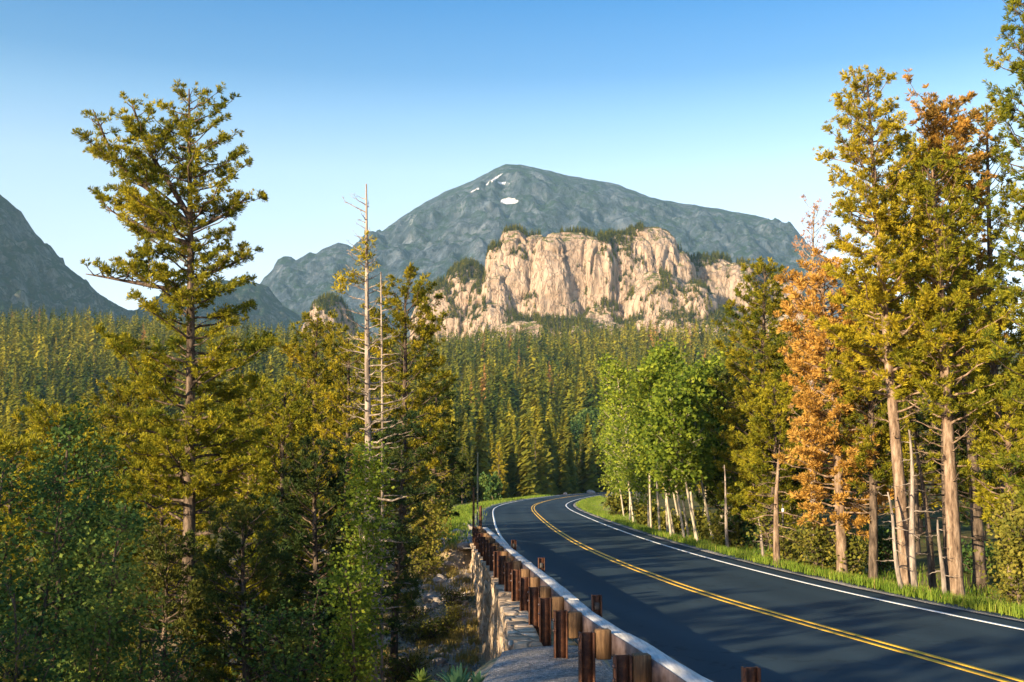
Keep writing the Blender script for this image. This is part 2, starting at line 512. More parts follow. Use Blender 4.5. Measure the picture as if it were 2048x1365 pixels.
def road_d(x, y):
    """signed distance from the centreline, + to the right"""
    x = np.asarray(x, float).reshape(-1); y = np.asarray(y, float).reshape(-1)
    res = np.full(len(x), 1e9); sg = np.ones(len(x))
    C = CL[::2]; Nn = NRM[::2]
    for i0 in range(0, len(x), 20000):
        xs = x[i0:i0 + 20000]; ys = y[i0:i0 + 20000]
        d2 = (xs[:, None] - C[None, :, 0]) ** 2 + (ys[:, None] - C[None, :, 1]) ** 2
        k = d2.argmin(1)
        dx = xs - C[k, 0]; dy = ys - C[k, 1]
        s = dx * Nn[k, 0] + dy * Nn[k, 1]
        far = np.sqrt(d2[np.arange(len(xs)), k])
        v = np.where(far > 12, np.sign(s) * far, s)
        res[i0:i0 + 20000] = v
    return res


# guard-rail line and wall face line (x as a function of y)
RY = [-30, 0, 6, 8, 10.3, 13, 16, 22, 28, 34, 40, 46]
RX = [7.2, 2.75, 2.2, 1.98, 1.75, 1.45, 1.08, 0.64, 0.16, -0.28, -0.70, -1.10]
rail_x = lambda y: np.interp(y, RY, RX)
WY = [16.5, 17.2, 21, 26.6, 33, 38, 44, 47]
WX = [-0.05, 0.0, -0.12, -0.32, -0.72, -1.08, -1.50, -1.75]
EY = [-60, -20, 0, 8, 12, 15, 16.5, 17.2, 21, 26.6, 33, 38, 44, 47, 52, 60]
EX = [2.0, -3.5, -2.6, -1.2, -0.62, -0.22, -0.06, 0.0, -0.12, -0.32, -0.72, -1.08, -1.50, -1.75, -2.6, -4.0]
edge_x = lambda y: np.interp(y, EY, EX)


def hill(x, y):
    b = np.interp(y, [0, 240, 330, 500, 700, 1000, 1130, 1300, 1500, 2500, 6000], [0, 0, 7, 35, 72, 118, 131, 138, 134, 120, 60])
    lat = 1 + 0.09 * sstep(0, -450, x) * sstep(400, 900, y) + 0.06 * np.sin(x / 90.0 + y / 160.0) * sstep(350, 600, y)
    return b * lat + fbm(x / 120, y / 120, 0, 3, 5) * 9 * sstep(300, 700, y)


def ground_z(x, y):
    shp = np.shape(x)
    x = np.asarray(x, float).reshape(-1); y = np.asarray(y, float).reshape(-1)
    d = road_d(x, y)
    # right hand verge: shallow ditch then a gentle rise
    zr = np.where(d > 4.0, -0.05 - 0.28 * sstep(4.4, 6.0, d) + 0.30 * sstep(6.0, 9.5, d) + 0.035 * np.clip(d - 9, 0, 60), -0.05)
    zr = zr + fbm(x / 3, y / 3, 0, 3, 3) * 0.14 * sstep(4.6, 7, d)
    # left hand beyond the wall
    zl2 = -0.05 - 0.10 * np.clip(-d - 5.0, 0, 45) + fbm(x / 4, y / 4, 0, 3, 9) * 0.3 * sstep(4.8, 8, -d)
    low = np.interp(y, [-60, 15, 25, 33, 40, 45, 50, 56], [-3.6, -3.6, -3.2, -2.5, -1.45, -0.75, -0.3, -0.1])
    ex = edge_x(y)
    q = ex - x                                    # metres left of the edge
    lowx = low - 0.07 * np.clip(q, 0, 60) + fbm(x / 2.2, y / 2.2, 0, 4, 21) * 0.35 * sstep(0.3, 2.0, q)
    wall = (y > 17.0) & (y < 45.5)
    drop = np.where(wall, sstep(-0.42, -0.18, q), sstep(0.0, 3.2, q))
    top = np.where(y < 17.0, 0.05 + fbm(x, y, 0, 3, 2) * 0.05, -0.07)
    zl1 = top * (1 - drop) + lowx * drop
    blend = sstep(46, 60, y)
    zl = zl1 * (1 - blend) + np.minimum(zl2, zl2) * blend
    under = np.abs(d) < 4.25
    left = x < (rail_x(np.clip(y, -30, 46)) + 0.35)
    z = np.where(d > 0, zr, np.where((y < 60) & left & ~((y > 46) & under), zl, np.where(y >= 46, zl2, -0.05)))
    z = np.where(under & ~((y < 46) & left), -0.05, z)
    z = z + hill(x, y) * np.where(y < 700, sstep(6, 70, np.abs(d)), 1)
    return z.reshape(shp)


def gz(x, y):
    return float(ground_z(np.array([x]), np.array([y]))[0])


# ground sheet
ys = np.concatenate([np.arange(-90, 8, 4), np.arange(8, 62, 0.4), np.arange(62, 130, 1.5), np.arange(130, 330, 5), np.arange(330, 1400, 12), np.arange(1400, 9001, 200)])
xi = np.concatenate([np.arange(0, 4, 0.16), np.arange(4, 16, 0.5), np.arange(16, 60, 2.0), np.arange(60, 200, 6), np.arange(200, 900, 20), np.arange(900, 7001, 300)])
xs = np.concatenate([-xi[:0:-1], xi])
X, Y = np.meshgrid(xs, ys, indexing='ij')
Z = ground_z(X, Y)
D = road_d(X.reshape(-1), Y.reshape(-1)).reshape(X.shape)
forest_mask = np.where(D > 0, sstep(6.0, 9.0, D), np.maximum(sstep(7.5, 11, edge_x(Y) - X + fbm(X / 3, Y / 3, 0, 2, 4) * 2), sstep(7, 10, -D) * (Y > 58)))
forest_mask = np.maximum(forest_mask, sstep(120, 200, Y) * (np.abs(D) > 8))
mb = MB(); mb.add(np.stack([X, Y, Z], -1).reshape(-1, 3), grid_faces(len(xs), len(ys)), forest_mask.reshape(-1))
ground = tag(obj('ground', mb.mesh('ground', True, True), M['soil']), kind='structure')


def ribbon(mb, off0, off1, z, i0=0, i1=None, thick=0.0, wob=0.0, seed=1):
    i1 = i1 or len(CL)
    C = CL[i0:i1]; Nn = NRM[i0:i1]
    w0 = off0 + (fbm(np.arange(len(C)) * 0.7, 0, 0, 3, seed) * wob if wob else 0)
    w1 = off1 + (fbm(np.arange(len(C)) * 0.7, 9, 0, 3, seed + 1) * wob if wob else 0)
    w0 = np.broadcast_to(w0, (len(C),)); w1 = np.broadcast_to(w1, (len(C),))
    nx = 2
    rows = []
    for w, zz in ((w0, z - thick), (w0, z), (w1, z), (w1, z - thick)):
        rows.append(np.column_stack([C + Nn * w[:, None], np.full(len(C), zz)]))
    v = np.stack(rows, 0)
    mb.add(v.reshape(-1, 3), grid_faces(4, len(C)))


mb = MB(); rows = []; offs = np.linspace(-3.95, 3.98, 41)
wv = fbm(np.arange(len(CL)) * 0.7, 0, 0, 3, 5) * 0.05
for k_, o_ in enumerate(offs):
    oo = o_ + (wv if k_ in (0, 40) else 0 * wv)
    rows.append(np.column_stack([CL + NRM * oo[:, None], np.full(len(CL), 0.0)]))
rows = [np.column_stack([rows[0][:, :2], np.full(len(CL), -0.045)])] + rows + [np.column_stack([rows[-1][:, :2], np.full(len(CL), -0.045)])]
oa = np.r_[offs[0], offs, offs[-1]]
wear = sum(np.exp(-((oa - c_) / 0.33) ** 2) for c_ in (-2.6, -0.95, 0.95, 2.6))
mb.add(np.stack(rows, 0).reshape(-1, 3), grid_faces(len(rows), len(CL)), np.repeat(wear, len(CL)))
road = tag(obj('road', mb.mesh('road', False, True), M['asphalt']), kind='structure')
mb = MB(); ribbon(mb, -0.17, -0.06, 0.006, thick=0.004); ribbon(mb, 0.06, 0.17, 0.006, thick=0.004)
tag(obj('road_centre_lines', mb.mesh('road_centre_lines'), M['yellow']), kind='structure')
LO = np.interp(CL[:, 1], [0, 20, 28, 35, 47, 75, 107, 150], [-3.95, -3.85, -3.45, -3.12, -2.95, -3.2, -3.6, -3.5])
mb = MB(); ribbon(mb, LO - 0.06, LO + 0.06, 0.006, thick=0.004); ribbon(mb, 3.24, 3.36, 0.006, thick=0.004)
tag(obj('road_edge_lines', mb.mesh('road_edge_lines'), M['white']), kind='structure')
mb = MB(); ribbon(mb, 3.9, 4.55, -0.022, thick=0.03, wob=0.22, seed=8)
mb2 = MB()
sel = np.where((CL[:, 1] > 44) & (CL[:, 1] < 330) & (CL[:, 0] < 120))[0]
ribbon(mb, -4.9, -3.9, -0.03, i0=sel[0], i1=sel[-1], thick=0.1, wob=0.35, seed=12)
tag(obj('gravel_shoulder', mb.mesh('gravel_shoulder'), M['gravel']), kind='structure')

# gravel pad behind the rail (between the drop and the rail), near the camera and along the ledge
yy = np.concatenate([np.arange(-20, 8, 2), np.arange(8, 18.3, 0.2)])
tt = np.linspace(0, 1, 26)
P = []
for t in tt:
    x0 = edge_x(yy) - 0.12 * (yy < 17) ; x1 = rail_x(yy) + 0.45
    x = x0 + (x1 - x0) * t
    z = np.maximum(ground_z(x, yy), -0.12) + 0.02 + 0.06 * np.clip(np.sin(pi * t), 0, 1)
    z = np.where(x > rail_x(yy) + 0.2, 0.006, z)
    P.append(np.column_stack([x, yy, z]))
mb = MB(); mb.add(np.stack(P, 0).reshape(-1, 3), grid_faces(26, len(yy)))
tag(obj('gravel_path', mb.mesh('gravel_path', True), M['gravel']), kind='structure')
# asphalt apron out to the rail
yy = np.concatenate([np.arange(-30, 8, 2), np.arange(8, 52, 0.5)])
ci = np.interp(yy, CL[:, 1], CL[:, 0])
x0 = rail_x(np.clip(yy, -30, 46)) + 0.16; x1 = ci - 3.75
x0 = np.minimum(x0, x1 - 0.05)
mb = MB(); mb.add(np.stack([np.column_stack([x0, yy, np.full(len(yy), -0.045)]), np.column_stack([x0, yy, np.full(len(yy), -0.004)]), np.column_stack([x1, yy, np.full(len(yy), -0.004)])], 0).reshape(-1, 3), grid_faces(3, len(yy)))
tag(obj('road_apron', mb.mesh('road_apron'), M['asphalt']), kind='structure')

# ------------------------------------------------------------------ retaining wall
yw = np.arange(16.9, 46.2, 0.14)
wx = np.interp(yw, WY, WX)
mb = MB()
prof = []   # (dx outward(-left), z) going from the foot up, over the top, and down the inner side
zb = ground_z(wx - 0.3, yw) - 0.8
nz_ = 34
rows = []
for k in range(nz_ + 1):
    t = k / nz_
    z = zb * (1 - t) + (-0.02) * t
    bul = vnoise(yw / 0.55, z / 0.38, 0, 31) * 0.06 + vnoise(yw / 0.2, z / 0.16, 0, 32) * 0.02 + 0.10 * (1 - t)
    rows.append(np.column_stack([wx - bul, yw, z]))
topz = 0.02 + np.floor(vnoise(yw / 1.3, 3, 0, 6) * 3) * 0.03
rows.append(np.column_stack([wx - 0.02, yw, topz]))
rows.append(np.column_stack([wx + 0.52, yw, topz + 0.01]))
rows.append(np.column_stack([wx + 0.55, yw, topz - 0.3]))
V = np.stack(rows, 0)
mb.add(V.reshape(-1, 3), grid_faces(len(rows), len(yw)))
# end caps
for e in (0, -1):
    ring = V[:, e]
    cpt = ring.mean(0)
    vv = np.vstack([ring, cpt[None]])
    f = np.array([[i, (i + 1) % len(ring), len(ring)] for i in range(len(ring))])
    mb.add(vv, f)
wall = empty('retaining_wall', (float(wx[0]), float(yw[0]), 0), 'tan stone retaining wall dropping away below the guardrail posts', 'wall')
me = mb.mesh('wall_face'); me.transform(__import__('mathutils').Matrix.Translation((-float(wx[0]), -float(yw[0]), 0)))
obj('wall_face', me, M['wall'], wall)
# cap blocks along the top of the wall
mb = MB()
y0 = 17.6
while y0 < 45:
    L_ = random.uniform(0.8, 1.5)
    xm = float(np.interp(y0 + L_ / 2, WY, WX)); ang = math.atan2(float(np.interp(y0 + L_, WY, WX) - np.interp(y0, WY, WX)), L_)
    box(mb, (xm + 0.22, y0 + L_ / 2, 0.04 + random.uniform(-0.02, 0.03)), (0.5 + random.uniform(-0.05, 0.05), L_ - 0.04, 0.14), -ang, 0.02)
    y0 += L_
me = mb.mesh('cap_stones'); me.transform(__import__('mathutils').Matrix.Translation((-float(wx[0]), -float(yw[0]), 0)))
obj('cap_stones', me, M['wall'], wall)

# ------------------------------------------------------------------ guardrail
ry = np.arange(2.0, 46.01, 0.02); rx = catmull([(a, b) for a, b in zip(RX, RY)], 0.25)
rlx = lambda y: float(np.interp(y, rx[:, 1], rx[:, 0]))
RTOP = 0.74
rail = empty('guardrail', (rlx(14), 14, 0), 'weathered timber guardrail on rusty steel posts along the left road edge', 'guardrail')
ox, oy = rlx(14), 14.0


def hpost(mb, x, y, z0, z1, w, dpt, rz):
    th = 0.018
    c, s = math.cos(rz), math.sin(rz)
    def P_(lx, ly): return (x + lx * c - ly * s, y + lx * s + ly * c)
    for (lx, ly, sx, sy) in ((-dpt / 2, 0, th, w), (dpt / 2, 0, th, w), (0, 0, dpt - th, th * 0.8)):
        px_, py_ = P_(lx, ly)
        box(mb, (px_, py_, (z0 + z1) / 2), (sx, sy, z1 - z0), rz, 0.002)


sp = 1.95
ypost = []
y = 2.3
while y < 45.6:
    ypost.append(y); y += sp * (1 if y > 3 else 1)
def rang(y):
    return -math.atan2(rlx(y + 0.5) - rlx(y - 0.5), 1.0)
first = True
rails = MB
k = 0
i = 0
while i < len(ypost) - 1:
    a, b = ypost[i], ypost[min(i + 2, len(ypost) - 1)]
    yl = np.linspace(a + 0.01, b - 0.01, 14)
    mb = MB()
    hw, hh, ch = 0.12, 0.13, 0.03
    sect = [(-hw + ch, -hh), (hw - ch, -hh), (hw, -hh + ch), (hw, hh - ch), (hw - ch, hh), (-hw + ch, hh), (-hw, hh - ch), (-hw, -hh + ch)]
    jz = random.uniform(-0.012, 0.012); jx = random.uniform(-0.008, 0.008)
    rings = []
    for yq in yl:
        ag = rang(yq); zc = RTOP - hh + jz + 0.004 * math.sin(yq * 3)
        rings.append([(rlx(yq) + jx + q[0] * math.cos(ag) - ox, yq + q[0] * math.sin(ag) - oy, zc + q[1]) for q in sect])
    V = np.array(rings).transpose(1, 0, 2)
    mb.add(V.reshape(-1, 3), grid_faces(8, len(yl), wrap=True))
    for e in (0, -1):
        r_ = V[:, e]; mb.add(np.vstack([r_, r_.mean(0)[None]]), np.array([[q, (q + 1) % 8, 8] for q in range(8)]))
    obj('rail_beam', mb.mesh('rail_beam'), M['timber'], rail)
    i += 2
# steel backing plate strip
yl = np.linspace(ypost[0], ypost[-1], 160)
mb = MB()
rows = []
for (q, z) in ((-0.123, 0.48), (-0.133, 0.48), (-0.133, 0.735), (-0.123, 0.735)):
    rows.append([(rlx(yq) + q - ox, yq - oy, z) for yq in yl])
mb.add(np.array(rows).reshape(-1, 3), grid_faces(4, len(yl), wrap=True))
obj('backing_plate', mb.mesh('backing_plate'), M['plate'], rail)
for yq in ypost:
    x = rlx(yq); ag = rang(yq)
    g0 = -0.4 if yq < 45 else -0.8
    top = 0.76 + random.uniform(-0.02, 0.03)
    mb = MB(); hpost(mb, x - 0.42 - ox, yq - oy, g0, top, 0.135, 0.16, ag + random.uniform(-0.03, 0.03))
    p = obj('post', mb.mesh('post'), M['rustmetal'], rail)
    mb = MB(); box(mb, (x - 0.226 - ox, yq - oy, 0.585 + random.uniform(-0.01, 0.03)), (0.18, 0.15, 0.35), ag, 0.012)
    obj('block', mb.mesh('block'), M['block'], p)
    for zb_ in (0.52, 0.66):
        mb = MB(); box(mb, (x - 0.515 - ox, yq - 0.05 - oy, zb_), (0.03, 0.035, 0.035), ag, 0.006)
        obj('bolt', mb.mesh('bolt'), M['plate'], p)

# short posts standing up above the rail on its road side
for kq, (yq, lab) in enumerate(((9.8, 'rusty steel post top nearest the camera, beside the near end of the rail'),
                                (16.4, 'rusty steel post standing above the rail, second from the camera'),
                                (24.2, 'dark steel post standing above the rail near the white line'),
                                (31.5, 'small far steel post standing above the rail where it bends'))):
    x = rlx(yq) + (0.15 if kq else 0.20)
    o = empty('marker_post', (x, yq, 0), lab, 'post', 'steel posts above the rail')
    mb = MB(); hpost(mb, 0, 0, -0.1, 0.95 + (0.05 if kq == 0 else 0), 0.11, 0.12, rang(yq))
    obj('post', mb.mesh('post'), M['rustmetal'], o)
    mb = MB(); box(mb, (0.0, -0.068, 0.80), (0.07, 0.008, 0.10), 0, 0.002)
    obj('back_plate', mb.mesh('back_plate'), M['darkpost'], o)

# ------------------------------------------------------------------ tree builders
def unit(v):
    return v / (np.linalg.norm(v, axis=-1, keepdims=True) + 1e-9)


def tufts(mb, P, Dr, size, blades, width, rng, spread=1.0, jit=0.3):
    """needle tufts: a fan of thin blades at every point"""
    P = np.asarray(P, float); Dr = np.asarray(Dr, float)
    N = len(P)
    if N == 0: return
    rd = unit(rng.normal(size=(N, blades, 3)))
    d = unit(Dr[:, None] * (1.0 / spread) + rd)
    Ls = size * rng.uniform(1 - jit, 1 + jit, size=(N, 1, 1)) * rng.uniform(0.75, 1.1, size=(N, blades, 1))
    side = unit(np.cross(d, unit(rng.normal(size=(N, blades, 3))))) * width * Ls / size
    base = P[:, None] + d * Ls * 0.05
    mid = P[:, None] + d * Ls * 0.62
    tip = P[:, None] + d * Ls
    V = np.stack([base, mid - side, tip, mid + side], 2).reshape(-1, 3)
    F_ = np.arange(N * blades * 4).reshape(-1, 4)
    mb.add(V, F_)


def leaves(mb, P, size, rng):
    P = np.asarray(P, float); N = len(P)
    a = unit(rng.normal(size=(N, 3))); a[:, 2] *= 0.6; a = unit(a)
    b = unit(np.cross(a, unit(rng.normal(size=(N, 3)))))
    s = size * rng.uniform(0.6, 1.3, size=(N, 1))
    V = np.stack([P - a * s, P + b * s * 0.75, P + a * s, P - b * s * 0.75], 1).reshape(-1, 3)
    mb.add(V, np.arange(N * 4).reshape(-1, 4))


def twigs(mb, A, B, w, rng):
    A = np.asarray(A, float); B = np.asarray(B, float)
    if len(A) == 0: return
    d = unit(B - A)
    s1 = unit(np.cross(d, unit(rng.normal(size=A.shape)))) * w
    s2 = np.cross(d, s1)
    an = [0, 2 * pi / 3, 4 * pi / 3]
    ring = [A + s1 * math.cos(q) + s2 * math.sin(q) for q in an]
    V = np.stack(ring + [B], 1).reshape(-1, 3)
    o = np.arange(len(A))[:, None] * 4
    F_ = np.concatenate([o + np.array([[0, 1, 3]]), o + np.array([[1, 2, 3]]), o + np.array([[2, 0, 3]])])
    mb.add(V, F_)


def conifer(seed, H, prof, cb, tr, nb, up=(-0.15, 0.6), lean=(0, 0), tuft=0.15, blades=9, bw=0.012, dens=1.0, curve=0.25,
            stems=(), dead_below=0.0, droop=0.0, bend=0.15, twig_n=5.0, gap=0.0, live=(0.0, 1.01), trunk_sides=9, leafspread=1.0, whorl=0):
    """returns (trunk MB, crown MB); prof = [(t, radius left, radius right)]"""
    nb = int(nb * 1.35); twig_n *= 1.45; tuft *= 0.84; bw *= 0.78; dens *= 1.3; blades = int(blades * 1.8)
    rng = np.random.default_rng(seed)
    tm, cm = MB(), MB()
    pt = np.array([p[0] for p in prof]); pl = np.array([p[1] for p in prof]); pr = np.array([p[2] for p in prof])
    ph = rng.uniform(0, 6, 4)

    def trunk(t):
        t = np.asarray(t, float)
        x = lean[0] * t + bend * np.sin(t * 3.1 + ph[0]) * t
        y = lean[1] * t + bend * np.sin(t * 2.7 + ph[1]) * t
        return np.stack([x, y, t * H], -1)
    ts = np.linspace(0, 1, 22)
    rr = tr * (1 - ts) ** 0.8 + 0.018
    rr[0] *= 1.35
    tube(tm, trunk(ts) - np.array([[0, 0, 0.25]]) * (ts[:, None] == 0), rr, trunk_sides)
    stem_list = [(trunk, 1.0, None)]
    TP, TD, WA, WB = [], [], [], []

    def branch(p0, az, L, el, cv, bare, r0):
        k = 6
        u = np.linspace(0, 1, k)
        h = np.array([math.cos(az), math.sin(az), 0])
        side = np.array([-h[1], h[0], 0])
        sw = rng.normal() * 0.12
        pts = p0 + L * (u[:, None] * (h * math.cos(el) + np.array([0, 0, math.sin(el)])) + (u ** 2)[:, None] * np.array([0, 0, cv]) + (u ** 2)[:, None] * side * sw)
        pts[1:-1] += rng.normal(size=(k - 2, 3)) * 0.025 * L
        tube(tm, pts, r0 * (1 - u) ** 0.8 + 0.005, 5, cap=False)
        nt = max(2, int(L * twig_n * (0.7 + 0.6 * rng.random())))
        us = 1 - (1 - 0.22) * rng.random(nt) ** 1.35
        us[0] = 1.0
        for uq in us:
            j = min(int(uq * (k - 1)), k - 2); fr = uq * (k - 1) - j
            p = pts[j] * (1 - fr) + pts[j + 1] * fr
            tgv = unit(pts[j + 1] - pts[j])
            sg = rng.choice([-1, 1])
            dirv = unit(tgv * rng.uniform(0.5, 1.2) + side * sg * rng.uniform(0.2, 1.0) * (uq < 0.999) + np.array([0, 0, rng.uniform(-0.15 - droop, 0.55 - droop)]))
            l = (0.16 + 0.30 * L * (1.12 - uq)) * rng.uniform(0.6, 1.2)
            l = min(l, 0.9)
            q = p + dirv * l
            WA.append(p); WB.append(q)
            if not bare:
                m = max(1, int(l / (tuft * 0.62) * dens))
                for e in range(m + 1):
                    f = 1 - e / (m + 1) * 0.85
                    TP.append(p + dirv * l * f + rng.normal(size=3) * 0.035 + np.array([0, 0, 0.0])); TD.append(dirv * 0.9 + np.array([0, 0, 0.25]))
            elif rng.random() < 0.7:
                for e in range(3):
                    q2 = p + dirv * l * rng.uniform(0.3, 0.9)
                    WA.append(q2); WB.append(q2 + unit(dirv + rng.normal(size=3) * 0.7) * l * 0.5)

    # clumpy radial variation so that the outline is uneven
    for i in range(nb):
        u = (i + rng.uniform(0.1, 0.9)) / nb
        if whorl:
            u = (math.floor(u * whorl) + rng.uniform(0.3, 0.7)) / whorl
        t = cb + (0.985 - cb) * u
        az = i * 2.39996 + rng.uniform(-0.5, 0.5)
        w = (1 + math.cos(az)) / 2
        Rr = np.interp(t, pt, pl) * (1 - w) + np.interp(t, pt, pr) * w
        L = Rr * rng.uniform(0.62, 1.08)
        if rng.random() < gap:
            L *= rng.uniform(0.25, 0.5)
        if L < 0.08: continue
        el = up[0] + (up[1] - up[0]) * t + rng.uniform(-0.15, 0.15)
        bare = (t < dead_below and rng.random() < 0.85) or not (live[0] <= t <= live[1])
        if t < dead_below:
            if rng.random() < 0.45: continue
            L *= rng.uniform(0.35, 0.9)
        branch(trunk(t), az, L / max(0.6, math.cos(el)), el, curve * rng.uniform(0.4, 1.3), bare, 0.010 + 0.018 * L * (1.25 - t))
    for (t0, pts_, prf, nbs, r0) in stems:
        A0 = trunk(t0)
        pts_ = np.array(pts_, float) + A0
        full = np.vstack([A0[None], pts_])
        full = catmull([tuple(q) for q in full], 0.25)
        m = len(full)
        tube(tm, full, r0 * (1 - np.linspace(0, 1, m)) ** 0.7 + 0.012, 6)
        for i in range(nbs):
            u = 0.25 + 0.75 * (i + rng.random()) / nbs
            j = int(u * (m - 1))
            L = np.interp(u, [0.25, 0.6, 1], prf) * rng.uniform(0.6, 1.1)
            branch(full[j], i * 2.4 + rng.random(), L, rng.uniform(0.1, 0.7), 0.2, False, 0.015)
    twigs(tm, WA, WB, 0.006 + 0.0012 * H / 10, rng)
    tufts(cm, TP, TD, tuft, blades, bw, rng, leafspread)
    return tm, cm


def broadleaf(seed, H, rad, cb, tr, nleaf, leaf, lean=(0, 0), stems=1, bend=0.2, spread=0.35, clump=0.38):
    rng = np.random.default_rng(seed)
    tm, cm = MB(), MB()
    LP = []
    WA, WB = [], []
    for s in range(stems):
        ph = rng.uniform(0, 6, 2)
        off = rng.normal(size=2) * (0.12 if stems > 1 else 0)
        ld = rng.normal(size=2) * spread * rad if stems > 1 else np.array(lean)
        Hs = H * (1 if s == 0 else rng.uniform(0.65, 0.98))

        def trunk(t):
            t = np.asarray(t, float)
            return np.stack([off[0] + ld[0] * t + bend * np.sin(t * 3 + ph[0]) * t, off[1] + ld[1] * t + bend * np.sin(t * 2.5 + ph[1]) * t, t * Hs], -1)
        ts = np.linspace(0, 1, 14)
        tube(tm, trunk(ts), (tr * (1 - ts) ** 0.7 + 0.012) * (1 if s == 0 else 0.7), 7)
        nb = max(8, int(H * 4.5 / stems) + 6)
        for i in range(nb):
            t = cb + (0.99 - cb) * (i + rng.random()) / nb
            u = (t - cb) / (1 - cb)
            L = rad * (math.sin(pi * (0.12 + 0.84 * u)) ** 0.6) * rng.uniform(0.5, 1.08)
            az = i * 2.4 + rng.uniform(-0.4, 0.4); el = rng.uniform(0.25, 0.95)
            d = np.array([math.cos(az) * math.cos(el), math.sin(az) * math.cos(el), math.sin(el)])
            p0 = trunk(t)
            p1 = p0 + d * L * 0.55 + rng.normal(size=3) * 0.05; p2 = p0 + d * L + np.array([0, 0, 0.12 * L])
            tube(tm, [p0, p1, p2], [0.012 + 0.012 * L, 0.008 + 0.005 * L, 0.004], 4, cap=False)
            m = max(3, int(nleaf / nb / stems / 9))
            for c_ in range(m):
                uq = rng.uniform(0.3, 1.0)
                pc = p0 + (p2 - p0) * uq + rng.normal(size=3) * 0.25 * clump * 2 * (0.4 + L * 0.35)
                WA.append(p0 + (p2 - p0) * uq * 0.9); WB.append(pc)
                LP.append(pc[None] + rng.normal(size=(9, 3)) * clump * 0.42)
    twigs(tm, WA, WB, 0.006, rng)
    leaves(cm, np.concatenate(LP), leaf, rng)
    return tm, cm


_cnt = 0


def tree(name, tm_cm, loc, label, cat='tree', group=None, rz=0.0, sc=1.0, leaf='pine', barkm='bark', crown='crown'):
    tm, cm = tm_cm
    r = empty(name, loc, label, cat, group, rz, sc)
    obj('trunk', tm.mesh('trunk', True), M[barkm], r)
    if cm.n:
        obj(crown, cm.mesh(crown), M[leaf], r)
    return r


def base(px, Y, pyref=1100):
    """ground point under pixel column px at distance Y"""
    x = at(px, pyref, Y)[0]
    return (x, Y, gz(x, Y) - 0.03)


def topH(px, py, Y, b):
    return at(px, py, Y)[2] - b[2]


# --- the big pine on the left
Y0 = 30.0
b = base(375, Y0, 1340); H = topH(388, 180, Y0, b)
s_ = Y0 / F * 0.995
def prof_px(xc, rows, b, H, Y):
    out = []
    for py, xl, xr in sorted(rows, key=lambda q: -q[0]):
        t = (at(xc, py, Y)[2] - b[2]) / H
        k = Y / F
        out.append((t, (xc - xl) * k, (xr - xc) * k))
    return out
rows = [(178, 375, 400), (200, 345, 430), (240, 300, 455), (290, 290, 460), (330, 240, 515), (400, 180, 490), (430, 128, 505), (470, 200, 490), (520, 205, 430),
        (560, 230, 430), (590, 215, 500), (650, 250, 500), (720, 200, 540), (800, 200, 560), (900, 180, 560), (1000, 200, 560), (1100, 200, 540), (1200, 200, 520), (1340, 300, 450)]
k = Y0 / F
stems = [(0.78, [(-0.55, 0.1, 0.9), (-1.2, 0.1, 1.9), (-1.8, 0.0, 3.5)], (1.0, 0.9, 0.3), 24, 0.08),
         (0.77, [(-0.9, -0.3, 0.8), (-1.9, -0.3, 1.6), (-2.75, -0.2, 3.3)], (0.9, 0.8, 0.3), 20, 0.07),
         (0.74, [(-0.9, 0.3, 0.3), (-2.0, 0.4, 0.8), (-2.6, 0.4, 1.2)], (0.8, 0.8, 0.3), 16, 0.06),
         (0.66, [(-0.9, -0.3, 0.1), (-2.0, -0.4, 0.3), (-2.9, -0.4, 0.45)], (0.9, 0.8, 0.3), 18, 0.06),
         (0.68, [(0.6, 0.3, 0.3), (1.2, 0.4, 0.6), (1.55, 0.4, 0.9)], (0.9, 0.8, 0.3), 16, 0.05),
         (0.76, [(0.5, 0.2, 0.3), (1.0, 0.2, 0.6), (1.5, 0.1, 1.0)], (0.8, 0.7, 0.2), 14, 0.05)]
tree('pine_tree', conifer(11, H, prof_px(378, rows, b, H, Y0), 0.10, 0.185, 150, up=(-0.05, 0.35), lean=(at(386, 160, Y0)[0] - b[0], 0), tuft=0.155, blades=9, bw=0.014, dens=0.9,
                          curve=0.22, stems=stems, dead_below=0.30, bend=0.12, twig_n=5.6, gap=0.24), b,
     'tall open-crowned pine rising against the sky on the left', leaf='pine', group=None)

# --- snag and companions
Y1 = 28.5
b = base(748, Y1, 1340); H = topH(712, 368, Y1, b)
rows = [(372, 705, 722), (420, 690, 735), (450, 695, 735), (485, 715, 750), (560, 670, 760), (620, 690, 765), (700, 690, 800), (780, 680, 820), (870, 700, 850), (980, 700, 860), (1060, 700, 850), (1150, 720, 820), (1340, 720, 780)]
sn = conifer(23, H, prof_px(738, rows, b, H, Y1), 0.12, 0.115, 110, up=(-0.15, 0.35), lean=(-0.42, 0), tuft=0.14, blades=8, bw=0.013, dens=0.9, curve=0.12,
             dead_below=0.0, live=(0.06, 0.52), bend=0.05, twig_n=5, gap=0.2)
